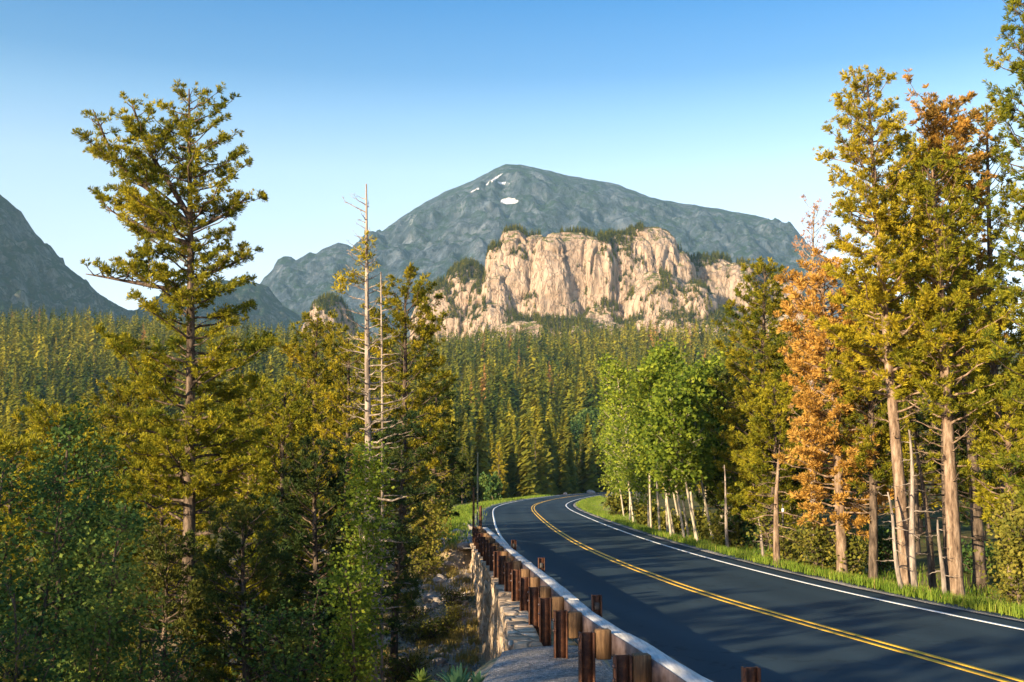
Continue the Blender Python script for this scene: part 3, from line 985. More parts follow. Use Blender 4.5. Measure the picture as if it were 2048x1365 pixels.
# a few live tufts high on the snag
sn_o = tree('dead_topped_pine', sn, b, 'half-dead pine with a bare thin leader left of the middle', leaf='spruce', barkm='deadwood')
rng = np.random.default_rng(3)
mbt = MB(); Pt, Dt = [], []
for (px, py, n_) in ((735, 490, 22), (728, 515, 16), (695, 560, 30), (720, 545, 14), (680, 575, 20), (745, 530, 8)):
    c_ = at(px, py, Y1)
    for _ in range(n_):
        Pt.append(np.array(c_) - np.array(b) + rng.normal(size=3) * np.array([0.12, 0.12, 0.12])); Dt.append(rng.normal(size=3) * 0.4 + np.array([0, 0, 0.6]))
tufts(mbt, Pt, Dt, 0.14, 9, 0.013, rng)
obj('live_tufts', mbt.mesh('live_tufts'), M['pine_gold'], sn_o)
b = base(764, 30, 1340); H = topH(757, 545, 30, b)
tree('dead_pine', conifer(29, H, prof_px(762, [(480, 752, 768), (560, 745, 780), (700, 735, 800), (1000, 740, 800), (1340, 750, 780)], b, H, 30), 0.3, 0.028, 40, lean=(-0.16, 0), bend=0.05, live=(2, 3), curve=-0.05, up=(-0.2, 0.3)), b,
     'thin bare dead trunk standing just right of the half-dead pine', leaf='pine', barkm='deadwood')
b = base(788, 32, 1340); H = topH(790, 900, 32, b)
tree('pine_tree', conifer(31, H, prof_px(788, [(905, 775, 800), (1000, 740, 840), (1150, 730, 850), (1340, 740, 830)], b, H, 32), 0.2, 0.10, 60, lean=(0.02, 0), up=(-0.1, 0.3), dens=0.9, dead_below=0.3), b,
     'short dark pine right behind the foot of the half-dead pine', leaf='spruce')


def pine_at(seed, px, py, Y, rows, label, leaf='pine', tr=0.12, nb=70, cb=0.12, name='pine_tree', barkm='bark', pxb=None, **kw):
    pxb = pxb or px
    b = base(pxb, Y, 1150)
    H = topH(px, py, Y, b) - 0.28
    rows = [(r_[0], r_[1] * 1.12, r_[2] * 1.12) for r_ in rows]
    lean = (at(px, py, Y)[0] - b[0], 0)
    kw.setdefault('lean', lean)
    # rows are given around the local trunk column
    pr = []
    for py_, rl, rr_ in sorted(rows, key=lambda q: -q[0]):
        t = (at(px, py_, Y)[2] - b[2]) / H
        pr.append((t, rl * Y / F, rr_ * Y / F))
    return tree(name, conifer(seed, H, pr, cb, tr, nb, **kw), b, label, leaf=leaf, barkm=barkm)


# golden pines behind, left half
pine_at(41, 805, 560, 46, [(570, 20, 25), (620, 50, 60), (700, 70, 80), (820, 80, 85), (950, 75, 80), (1050, 60, 60)], 'bushy golden-green pine just right of the half-dead pine', 'pine_gold', 0.16, 84, tuft=0.21, blades=8, bw=0.021, twig_n=4)
pine_at(42, 868, 760, 60, [(770, 12, 12), (850, 40, 40), (950, 60, 50), (1030, 55, 40)], 'dark green conifer at the top of the rocky slope', 'spruce', 0.13, 80, tuft=0.24, blades=8, bw=0.026, twig_n=4)
pine_at(43, 630, 625, 50, [(635, 14, 18), (690, 40, 45), (760, 70, 60), (900, 80, 75), (1050, 70, 70)], 'golden pine left of the half-dead pine, top level with the forest line', 'pine_gold', 0.16, 84, tuft=0.22, blades=8, bw=0.022, twig_n=4)
pine_at(44, 497, 775, 44, [(780, 14, 14), (830, 45, 50), (900, 70, 80), (1000, 80, 80), (1100, 50, 60)], 'pine with an orange sunlit trunk right of the big pine', 'pine', 0.14, 80, tuft=0.20, blades=8, bw=0.02, cb=0.32, twig_n=4, barkm='bark_pale')
pine_at(45, 570, 770, 42, [(780, 14, 14), (830, 50, 50), (900, 70, 70), (1050, 75, 75), (1200, 60, 60)], 'mid-green pine in the gap between the two tall left trees', 'pine', 0.12, 80, tuft=0.19, blades=8, bw=0.02, twig_n=4)
pine_at(46, 690, 660, 38, [(670, 14, 14), (740, 40, 40), (850, 60, 55), (1000, 70, 60), (1150, 55, 50)], 'pine close behind the half-dead pine on its left', 'pine_gold', 0.12, 74, tuft=0.18, blades=8, bw=0.019, twig_n=4.4)
pine_at(47, 250, 760, 50, [(770, 14, 14), (820, 50, 45), (880, 70, 70), (1000, 80, 80), (1100, 60, 60)], 'golden-green pine behind the left flank of the big pine', 'pine_gold', 0.14, 80, tuft=0.22, blades=8, bw=0.022, twig_n=4)
pine_at(48, 640, 880, 30, [(890, 14, 14), (980, 60, 60), (1100, 80, 80), (1250, 80, 80), (1360, 60, 60)], 'low dark conifer at the foot of the gap between the left trees', 'spruce', 0.10, 84, tuft=0.17, blades=8, bw=0.017, cb=0.05)
pine_at(49, 500, 1000, 26, [(1010, 14, 14), (1090, 60, 60), (1200, 80, 80), (1360, 80, 80)], 'young dark conifer right of the big trunk near the bottom edge', 'spruce', 0.08, 70, tuft=0.15, blades=8, bw=0.015, cb=0.05)
pine_at(50, 110, 830, 44, [(840, 14, 14), (870, 50, 50), (900, 70, 70), (1050, 80, 80)], 'green pine behind the leafy trees at the left edge', 'pine', 0.14, 80, tuft=0.21, blades=8, bw=0.021, twig_n=4)
pine_at(51, 20, 880, 38, [(890, 14, 14), (930, 50, 50), (980, 70, 70), (1150, 80, 80)], 'mid-green pine cut by the left edge of the picture', 'pine', 0.14, 80, tuft=0.19, blades=8, bw=0.02, twig_n=4)
pine_at(52, 330, 900, 38, [(910, 14, 14), (980, 50, 50), (1080, 70, 70), (1250, 80, 80)], 'low golden pine seen behind the big trunk', 'pine_gold', 0.10, 70, tuft=0.18, blades=8, bw=0.018, twig_n=4, cb=0.1)

pine_at(53, 330, 1060, 28, [(1070, 14, 14), (1130, 55, 55), (1230, 75, 75), (1360, 75, 75)], 'young dark conifer in front of the foot of the big trunk on its left', 'spruce', 0.07, 66, tuft=0.15, blades=8, bw=0.015, cb=0.05)
pine_at(54, 440, 1110, 31, [(1120, 14, 14), (1180, 55, 55), (1260, 75, 75), (1360, 75, 75)], 'small conifer filling the gap right of the big trunk foot', 'pine', 0.07, 60, tuft=0.16, blades=8, bw=0.016, cb=0.05)
pine_at(56, 560, 1050, 34, [(1060, 14, 14), (1120, 50, 50), (1220, 65, 65), (1330, 65, 65)], 'small conifer behind the dark shrub between the two tall left trees', 'pine', 0.07, 60, tuft=0.17, blades=8, bw=0.017, cb=0.05)
pine_at(57, 215, 960, 33, [(970, 14, 14), (1030, 50, 50), (1130, 70, 70), (1300, 75, 75)], 'mid-green conifer behind the shaded leafy tree', 'pine', 0.09, 70, tuft=0.17, blades=8, bw=0.017, cb=0.05)

# broadleaf trees bottom left
def leafy(seed, px, py, Y, rad, nleaf, label, leaf='willow', tr=0.06, stems=3, cb=0.15, lf=0.05, name='leafy_tree', barkm='bark', cat='tree', group=None, **kw):
    b = base(px, Y, 1200); H = topH(px, py, Y, b)
    return tree(name, broadleaf(seed, H, rad, cb, tr, nleaf, lf, stems=stems, **kw), b, label, cat, group, leaf=leaf, barkm=barkm)


leafy(61, 120, 850, 24, 1.25, 12000, 'tall blue-green leafy tree near the left edge', lf=0.045)
leafy(62, 30, 930, 22, 1.1, 9000, 'green leafy tree cut by the left edge', 'willow', lf=0.045)
leafy(63, 200, 1010, 21, 0.95, 8000, 'shaded leafy tree left of the big trunk', lf=0.042)
leafy(64, 715, 905, 25, 0.62, 5200, 'slender young aspen with glossy leaves before the half-dead pine', 'aspen', 0.04, 1, 0.2, 0.045, 'aspen_tree', 'aspen_bark')
leafy(65, 700, 1130, 23, 0.7, 4200, 'leafy sapling at the bottom below the young aspen', 'aspen', 0.03, 2, 0.1, 0.042)
leafy(66, 95, 1180, 19, 0.9, 5500, 'dark leafy shrub in the bottom left corner', 'willow', 0.03, 5, 0.08, 0.04, 'shrub', cat='shrub')
leafy(67, 20, 1270, 18, 0.6, 3500, 'yellow-green shrub in the very bottom left corner', 'shrub', 0.02, 5, 0.08, 0.035, 'shrub', cat='shrub')
leafy(68, 590, 1180, 24, 0.9, 5000, 'dark shrub at the bottom between the two tall left trees', 'willow', 0.03, 5, 0.08, 0.042, 'shrub', cat='shrub')
leafy(69, 850, 960, 44, 0.8, 3200, 'yellow-green shrub at the head of the rocky slope', 'shrub', 0.03, 5, 0.05, 0.06, 'shrub', cat='shrub')
leafy(71, 988, 958, 150, 1.9, 2600, 'round dark green bush by the outside of the bend', 'willow', 0.05, 5, 0.04, 0.20, 'shrub', cat='shrub')
leafy(72, 300, 1240, 22, 0.7, 3200, 'dark shrub at the foot of the big pine', 'willow', 0.02, 5, 0.08, 0.04, 'shrub', cat='shrub')

# ------------------------------------------------------------------ right hand trees
pine_at(81, 1735, 130, 27.5, [(140, 10, 10), (200, 40, 35), (260, 65, 65), (330, 85, 75), (420, 85, 90), (520, 95, 110), (620, 120, 130), (720, 150, 120), (820, 140, 100), (900, 60, 60), (1000, 40, 45), (1160, 10, 10)],
        'tallest pine in the right group, pale leaning trunk and pointed crown', 'pine_gold', 0.145, 118, cb=0.28, pxb=1815, barkm='bark_pale', tuft=0.15, blades=9, bw=0.014, dens=1.0, gap=0.10, dead_below=0.36, bend=0.07, twig_n=5, up=(-0.15, 0.45))
pine_at(82, 1862, 285, 27.0, [(290, 10, 10), (340, 40, 30), (420, 70, 60), (520, 85, 80), (620, 95, 100), (720, 100, 110), (820, 90, 100), (900, 70, 80), (1000, 50, 70), (1160, 10, 10)],
        'straight pine with a thick pale trunk lit to its base, beside the verge', 'pine', 0.165, 108, cb=0.25, pxb=1912, barkm='bark_pale', tuft=0.15, blades=9, bw=0.014, dens=1.0, gap=0.10, dead_below=0.38, bend=0.05, twig_n=5)
pine_at(83, 1900, 196, 29.5, [(205, 18, 18), (240, 60, 50), (310, 75, 70), (380, 75, 80), (450, 60, 60), (560, 50, 50), (700, 60, 60), (900, 60, 60)],
        'rust-orange dying pine crown above the green ones on the right', 'rust', 0.15, 96, cb=0.45, pxb=1960, tuft=0.17, blades=9, bw=0.018, dens=0.9, gap=0.15)
pine_at(84, 1966, 188, 31, [(195, 8, 8), (250, 22, 22), (330, 28, 28), (420, 32, 32), (520, 45, 40), (700, 70, 60), (900, 70, 70)],
        'narrow pine with a thin rusty tip right of the orange crown', 'pine_gold', 0.13, 92, cb=0.35, pxb=2010, tuft=0.16, blades=8, bw=0.016, gap=0.10)
pine_at(85, 2052, -70, 24, [(-60, 16, 10), (50, 55, 40), (150, 70, 50), (300, 80, 60), (450, 90, 70), (600, 85, 80), (800, 90, 80), (1000, 60, 60), (1150, 40, 40)],
        'very tall dark pine cut by the right edge of the picture', 'pine', 0.20, 130, cb=0.15, pxb=2098, tuft=0.15, blades=9, bw=0.014, dens=0.85, gap=0.15)
pine_at(86, 1830, 285, 40, [(295, 12, 12), (350, 45, 40), (450, 60, 60), (600, 80, 80), (800, 90, 90), (1000, 90, 90)],
        'dark green pine standing between the two pale-trunked pines', 'spruce', 0.17, 96, cb=0.2, tuft=0.2, blades=8, bw=0.02)
pine_at(87, 1628, 398, 42, [(405, 10, 10), (440, 25, 22), (480, 32, 28), (540, 34, 34), (700, 40, 40), (1000, 40, 40)],
        'small pinkish dead pine poking above the right-hand trees', 'pink_dead', 0.10, 60, cb=0.3, name='dead_pine', barkm='deadwood', tuft=0.15, blades=6, bw=0.013, dens=0.5, gap=0.3, up=(0.1, 0.7))
pine_at(88, 1650, 515, 33, [(525, 25, 25), (580, 60, 55), (660, 80, 75), (760, 85, 85), (860, 85, 95), (960, 90, 95), (1040, 60, 60)],
        'bright orange dying pine in the middle of the right-hand group', 'rust', 0.15, 104, cb=0.15, pxb=1685, barkm='bark_pale', tuft=0.18, blades=8, bw=0.019, dens=0.8, up=(-0.25, 0.4))
pine_at(89, 1530, 512, 47, [(520, 8, 8), (580, 35, 35), (660, 60, 55), (760, 80, 75), (860, 95, 90), (960, 90, 85), (1040, 70, 60)],
        'pointed golden-green conifer at the left of the orange pine', 'pine_gold', 0.16, 110, cb=0.1, tuft=0.21, blades=8, bw=0.022, twig_n=4.2)
pine_at(90, 1745, 560, 32, [(570, 15, 20), (650, 40, 60), (760, 50, 80), (880, 55, 90), (1000, 50, 80), (1100, 40, 50)],
        'bushy olive-green pine right of the orange pine', 'pine_gold', 0.12, 90, cb=0.2, tuft=0.17, blades=8, bw=0.017, dead_below=0.3)
pine_at(91, 1590, 640, 46, [(650, 12, 12), (740, 50, 50), (850, 70, 70), (950, 80, 75), (1060, 60, 60)],
        'green conifer before the pinkish dead pine', 'pine', 0.13, 84, cb=0.15, tuft=0.19, blades=8, bw=0.02, barkm='bark_pale')
pine_at(92, 1470, 700, 56, [(710, 8, 8), (780, 40, 40), (880, 55, 55), (1000, 60, 55)],
        'small dark conifer behind the aspens', 'spruce', 0.12, 80, cb=0.1, tuft=0.24, blades=8, bw=0.026, twig_n=4)
pine_at(93, 1545, 760, 44, [(770, 10, 10), (850, 55, 50), (950, 75, 70), (1040, 65, 60), (1100, 40, 40)],
        'low olive conifer in front of the pointed golden one', 'pine', 0.10, 76, cb=0.15, tuft=0.17, blades=8, bw=0.018)
pine_at(94, 1960, 560, 33, [(570, 15, 15), (680, 60, 60), (800, 80, 80), (950, 80, 80), (1060, 60, 60)],
        'dark conifer behind the straight pale-trunked pine', 'spruce', 0.13, 88, cb=0.15, tuft=0.18, blades=8, bw=0.018)
pine_at(95, 2025, 760, 27, [(770, 12, 12), (860, 60, 50), (980, 70, 60), (1100, 60, 60)],
        'olive conifer with a sunlit orange trunk at the right edge', 'pine', 0.13, 70, cb=0.3, barkm='bark_pale', tuft=0.16, blades=8, bw=0.016)
leafy(96, 2045, 1000, 24, 0.6, 3600, 'bright green sapling at the right edge above the verge', 'shrub', 0.03, 3, 0.1, 0.045)

# bare slim trunks between the pale pines
def deadstem(seed, pxb, pxt, pyt, Y, r, label, nb=12, L=0.5, bend=0.1, barkm='deadwood'):
    b = base(pxb, Y, 1170); H = topH(pxt, pyt, Y, b)
    t = conifer(seed, H, [(0, L * 0.6, L * 0.6), (0.5, L, L), (1, L * 0.3, L * 0.3)], 0.25, r, nb, lean=(at(pxt, pyt, Y)[0] - b[0], 0.1), live=(2, 3), bend=bend, curve=-0.1, up=(-0.3, 0.2))
    tree('bare_trunk', t, b, label, group=None, barkm=barkm)


deadstem(101, 1830, 1808, 860, 27.2, 0.075, 'slim crooked bare trunk right of the leaning pale trunk', bend=0.16)
deadstem(102, 1866, 1838, 880, 28.2, 0.085, 'slim reddish bare trunk midway between the two pale pines', barkm='bark')
deadstem(103, 1888, 1884, 1040, 26.8, 0.05, 'very thin pale stem just left of the thick pale trunk', nb=5, L=0.3)
deadstem(104, 1806, 1765, 985, 26.9, 0.045, 'thin grey curving dead stem left of the leaning pale trunk', nb=8, L=0.4, bend=0.2)
deadstem(105, 1900, 1890, 700, 28.6, 0.12, 'shaded dark trunk touching the thick pale trunk', nb=26, L=1.2, barkm='bark')
deadstem(106, 1530, 1515, 1035, 38, 0.05, 'short thin white stem leaning in the undergrowth', nb=3, L=0.2)
deadstem(107, 1555, 1556, 890, 36, 0.10, 'short orange sunlit trunk in the undergrowth left of the orange pine', nb=16, L=0.9, barkm='bark_pale')
deadstem(108, 1458, 1445, 930, 45, 0.06, 'slim bare stem at the right end of the aspens', nb=8, L=0.4)

# aspens: each trunk visible on its own
asp = [(1305, 770, 62), (1322, 730, 58), (1338, 715, 60), (1352, 740, 56), (1366, 720, 62), (1380, 700, 58), (1395, 745, 54), (1412, 735, 57), (1430, 760, 52),
       (1285, 740, 72), (1262, 755, 80), (1345, 800, 53), (1270, 720, 76), (1300, 790, 66), (1400, 790, 50), (1250, 800, 90), (1372, 850, 51), (1448, 720, 60), (1470, 760, 55), (1235, 860, 98)]
adesc = ['aspen at the left front of the clump', 'second aspen from the left of the clump, pale trunk leaning left', 'tall aspen with a thick white trunk in the clump', 'aspen between two white trunks in mid clump',
         'aspen just right of the thickest white trunk', 'highest aspen of the clump', 'slim aspen with a long bare lit trunk', 'aspen leaning left near the right side of the clump', 'rightmost aspen with a slim white trunk',
         'bright green aspen behind the left of the clump', 'rounded bright aspen reaching over the far road', 'short aspen low in the middle of the clump', 'tall bright aspen at the back left', 'aspen with leaves low to the grass on the left',
         'short aspen at the front right of the clump', 'farthest aspen by the far road bend', 'lowest small aspen at the front of the clump', 'yellow-green aspen crown at the right back of the clump', 'aspen touching the dark conifer right of the clump', 'small aspen at the far road end']
aproto = {}
for i, (px, py, Yq) in enumerate(asp):
    leafy(120 + i, px, py, Yq, (1.0 + 0.45 * random.random()) if Yq < 70 else 1.7, 3600, adesc[i], 'aspen', 0.055, 1, 0.42 if 1300 < px < 1440 else 0.2, 0.098, 'aspen_tree', 'aspen_bark', group='aspens inside the bend',
          lean=(random.uniform(-1.7, 0.3), random.uniform(-0.6, 0.6)), clump=0.5)

# undergrowth shrubs on the right, unique labels by place
sh = [(1640, 1010, 30, 0.8, 'shrub', 'golden shrub below the orange pine'), (1580, 1030, 33, 0.7, 'shrub', 'yellow-green shrub beside the dark reflector post'),
      (1700, 1040, 29.5, 0.7, 'shrub', 'yellowish bush left of the thin curving stem'), (1500, 990, 42, 0.8, 'willow', 'dark green bush right of the aspens'),
      (1240, 985, 92, 1.4, 'shrub', 'yellow-green bush overhanging the far inside of the bend'), (1290, 1000, 70, 1.0, 'shrub', 'light green bush at the left foot of the aspens'),
      (1350, 1030, 55, 0.8, 'shrub', 'low bush at the foot of the white trunks'), (1420, 1020, 48, 0.7, 'shrub', 'low golden bush at the right foot of the aspens'),
      (1760, 1060, 31, 0.8, 'willow', 'shaded bush behind the leaning pale trunk'), (1960, 1080, 29, 0.8, 'willow', 'shaded bush right of the thick pale trunk'),
      (2040, 1100, 25, 0.7, 'shrub', 'olive bush at the right edge of the verge'), (1460, 1040, 42, 0.6, 'shrub', 'small olive bush before the dark green bush')]
for i, (px, py, Yq, rad, lf, lab) in enumerate(sh):
    if Yq < 60: Yq *= 1.13; py -= 6
    leafy(150 + i, px, py + (38 if Yq < 35 else 14), Yq, rad * 0.8, 1500, lab, lf, 0.02, 5, 0.06, 0.0017 * Yq, 'shrub', cat='shrub', group='undergrowth shrubs on the right', spread=0.55)

# ------------------------------------------------------------------ filler trees, middle distance (copies of a few models)
protos = []
for i, (lf, Hh, rad, sd) in enumerate((('pine_gold', 12.5, 1.9, 201), ('pine', 12.0, 1.7, 202), ('spruce', 13.0, 1.9, 203), ('pine_gold', 11.0, 1.6, 204), ('pine', 13.5, 2.0, 205))):
    tm, cm = conifer(sd, Hh, [(0, rad * 0.7, rad * 0.6), (0.3, rad, rad), (0.6, rad * 0.75, rad * 0.8), (0.85, rad * 0.4, rad * 0.35), (1, 0.1, 0.1)], 0.10, 0.15, 64, tuft=0.34, blades=7, bw=0.04, dens=0.85, twig_n=2.8, up=(-0.25, 0.5), trunk_sides=6, gap=0.12)
    protos.append((tm.mesh('trunk', True), cm.mesh('crown'), lf, Hh))


def place_proto(i, x, y, sc, rz, label, group, name='conifer'):
    tm, cm, lf, _ = protos[i]
    r = empty(name, (x, y, gz(x, y) - 0.1), label, 'tree', group, rz, sc)
    obj('trunk', tm, M['bark'], r); obj('crown', cm, M[lf], r)
    return r


rr = np.random.default_rng(77)
def scatter(n, ymin, ymax, xf, mind, tries=6000, seed=1):
    rg = np.random.default_rng(seed); pts = []
    for _ in range(tries):
        if len(pts) >= n: break
        y = rg.uniform(ymin, ymax); u = rg.uniform(*xf)
        x = (u - 1024) / F * y
        if any((x - p[0]) ** 2 + (y - p[1]) ** 2 < mind ** 2 for p in pts): continue
        pts.append((x, y))
    return pts


# left side behind the hero trees
for (x, y) in scatter(58, 52, 170, (-60, 900), 4.2, seed=4):
    d = float(road_d([x], [y])[0])
    if d > -8.5: continue
    i = int(rr.integers(0, 5))
    place_proto(i, x, y, rr.uniform(0.5, 0.72), rr.uniform(0, 6.28), 'conifer in the dense stand behind the tall left trees', 'conifers filling the left middle distance')
for (x, y) in scatter(62, 34, 150, (1420, 2200), 3.0, seed=5):
    d = float(road_d([x], [y])[0])
    if d < 11.5 or y < 0.4 * x: continue
    i = int(rr.integers(0, 5))
    place_proto(i, x, y, rr.uniform(0.6, 0.85), rr.uniform(0, 6.28), 'conifer in the dense stand behind the right-hand pines', 'conifers filling the right-hand stand')
for (x, y) in scatter(70, 150, 330, (860, 1420), 6.0, seed=6):
    d = float(road_d([x], [y])[0])
    if abs(d) < 12 or (d > 0 and x < 60 and y < 240 and x < 10): continue
    i = int(rr.integers(0, 5))
    place_proto(i, x, y, rr.uniform(0.7, 1.1), rr.uniform(0, 6.28), 'conifer beyond the bend at the foot of the forested hill', 'conifers beyond the bend')
# wood behind and left of the camera that throws the long shadows over road and slope
for (x, y, sc_) in ((-9, -4, 0.85), (-14, 1, 1.05), (-20, -10, 1.25), (-17, 5, 1.0), (-26, 0, 1.2), (-30, -14, 1.3), (-12, -14, 1.15), (-22, 9, 1.1), (-34, 6, 1.2), (-6, -12, 0.95), (-38, -6, 1.3), (-28, 12, 1.15),
                    (-4, -22, 1.25), (3, -18, 1.0), (-15, -26, 1.3), (-44, 10, 1.2), (-40, 24, 1.1), (-32, 20, 1.1), (-24, 4, 1.2), (-19, -2, 1.2), (-14, -7, 1.15), (-20, 13, 1.0), (-26, 17, 1.05), (-31, 14, 1.2),
                    (-16, 10.5, 0.95), (-12, 6.5, 0.85), (-9, 2, 0.8), (-25, -6, 1.25), (-8, -18, 1.2), (-35, 12, 1.2)):
    place_proto(int(rr.integers(0, 5)), x, y, sc_, rr.uniform(0, 6.28), 'conifer in the wood behind the viewpoint', 'conifers behind the viewpoint')

# ------------------------------------------------------------------ hillside forest
def far_conifer(seed, n, R_=0.17):
    """unit-height ragged conifer made of n leaf-like blades"""
    rg = np.random.default_rng(seed)
    t = 0.06 + 0.94 * (np.arange(n) + rg.random(n)) / n
    az = rg.uniform(0, 2 * pi, n)
    L = R_ * (1 - t) ** 0.72 * rg.uniform(0.6, 1.15, n) + 0.012
    h = np.stack([np.cos(az), np.sin(az)], -1); sd = np.stack([-h[:, 1], h[:, 0]], -1)
    w = L * rg.uniform(0.22, 0.42, n) + 0.006
    p0 = np.column_stack([np.zeros((n, 2)), t + L * 0.35])
    tip = np.column_stack([h * L[:, None], t - L * rg.uniform(-0.1, 0.5, n)])
    m1 = np.column_stack([h * L[:, None] * 0.6 + sd * w[:, None], t + L * 0.05])
    m2 = np.column_stack([h * L[:, None] * 0.6 - sd * w[:, None], t + L * 0.05 - L * rg.uniform(0, 0.5, n)])
    V = np.stack([p0, m1, tip, m2], 1).reshape(-1, 3)
    F_ = np.arange(n * 4).reshape(-1, 4)
    return V, F_


# candidate trees on the hill
rg = np.random.default_rng(99)
cand = []
yq = 175.0
while yq < 1190:
    sp_ = 5.6 + yq * 0.0042
    half = 1130 / F * yq
    nx = int(2 * half / sp_)
    xq = -half + (np.arange(nx) + rg.uniform(-0.45, 0.45, nx)) * sp_
    yv = yq + rg.uniform(-0.5, 0.5, nx) * sp_
    cand.append(np.column_stack([xq, yv]))
    yq += sp_ * 1.0
C_ = np.concatenate(cand)
dd = road_d(C_[:, 0], C_[:, 1])
keep = (np.abs(dd) > 9)
px_ = C_[:, 0] / C_[:, 1] * F + 1024
keep &= ~((px_ > 1450) & (C_[:, 1] < 330)) & ~((C_[:, 1] < 215) & (px_ > 860))
dens_n = fbm(C_[:, 0] / 40, C_[:, 1] / 40, 0, 3, 44)
keep &= (dens_n > -0.42) | (rg.random(len(C_)) < 0.25)
keep &= (px_ < 1700) & ~((px_ > 1128) & (px_ < 1250) & (C_[:, 1] > 285) & (C_[:, 1] < 408))
C_ = C_[keep]
CZ = ground_z(C_[:, 0], C_[:, 1])
order = np.argsort(C_[:, 1])
C_ = C_[order]; CZ = CZ[order]
print('forest trees', len(C_))
NI = 290
fp = []
for i in range(5):
    V, F_ = far_conifer(300 + i, 520, (0.15, 0.18, 0.2, 0.16, 0.14)[i])
    m_ = MB(); m_.add(V, F_); tube(m_, [(0, 0, -0.02), (0, 0, 0.5), (0, 0, 0.97)], [0.014, 0.009, 0.002], 5)
    me = m_.mesh('hill_conifer'); me.materials.append(M['far_pine']); fp.append(me)
vis = np.where(C_[:, 1] > 0)[0]
ind = []
for i in vis:
    if len(ind) >= NI: break
    ind.append(i)
ind = set(ind)
for i in ind:
    hgt = rg.uniform(10, 21)
    o = obj('hill_conifer', fp[int(rg.integers(0, 5))], None, None, (C_[i, 0], C_[i, 1], CZ[i] - 0.2))
    o.scale = (hgt * rg.uniform(0.85, 1.1), hgt * rg.uniform(0.85, 1.1), hgt); o.rotation_euler = (0, 0, rg.uniform(0, 6.28))
    tag(o, 'conifer on the near foot of the forested hill', 'tree', 'conifers on the foot of the hill')
mb = MB()
lo = [far_conifer(400 + i, 120, (0.14, 0.175, 0.21, 0.16, 0.235, 0.13)[i % 6]) for i in range(30)]
lo2 = [far_conifer(500 + i, 64, (0.14, 0.175, 0.21, 0.16, 0.235, 0.13)[i % 6]) for i in range(30)]
tone_f = fbm(C_[:, 0] / 70, C_[:, 1] / 70, 0, 3, 61)
for i in range(len(C_)):
    if i in ind: continue
    V, F_ = (lo if C_[i, 1] < 560 else lo2)[int(rg.integers(0, 30))]
    hgt = (9 + 16 * rg.random() ** 1.3) * (1 + 0.12 * (C_[i, 1] > 600))
    an = rg.uniform(0, 6.28); c, s = math.cos(an), math.sin(an)
    w = hgt * rg.uniform(0.85, 1.2)
    VV = np.column_stack([(V[:, 0] * c - V[:, 1] * s) * w + C_[i, 0], (V[:, 0] * s + V[:, 1] * c) * w + C_[i, 1], V[:, 2] * hgt + CZ[i] - 0.2])
    tn = 0.40 + 0.26 * tone_f[i] + rg.normal() * 0.13
    if rg.random() < 0.025: tn = 0.95
    mb.add(VV, F_, np.full(len(VV), np.clip(tn, 0, 1)))
tag(obj('hillside_forest', mb.mesh('hillside_forest', False, True), M['forest']), 'dense conifer forest covering the hillside below the cliff', 'forest', kind='stuff')

hb = None
for i, (px, yb, sc_) in enumerate(((1150, 372, 1.0), (1175, 385, 1.2), (1198, 372, 0.95), (1215, 392, 1.15), (1160, 402, 1.0), (1190, 405, 1.1), (1232, 378, 1.0), (1140, 390, 0.8))):
    x = (px - 1024) / F * yb
    if hb is None:
        hb = tree('leafy_bush', broadleaf(888, 11.5, 3.6, 0.1, 0.15, 3000, 0.34, stems=4, clump=1.0), (x, yb, gz(x, yb)), 'blue-green leafy bush among the conifers beyond the bend', 'bush', 'leafy bushes on the foot of the hill', leaf='willow', crown='leaves')
    else:
        dup(hb, (x, yb, gz(x, yb)), i * 1.3, sc_)

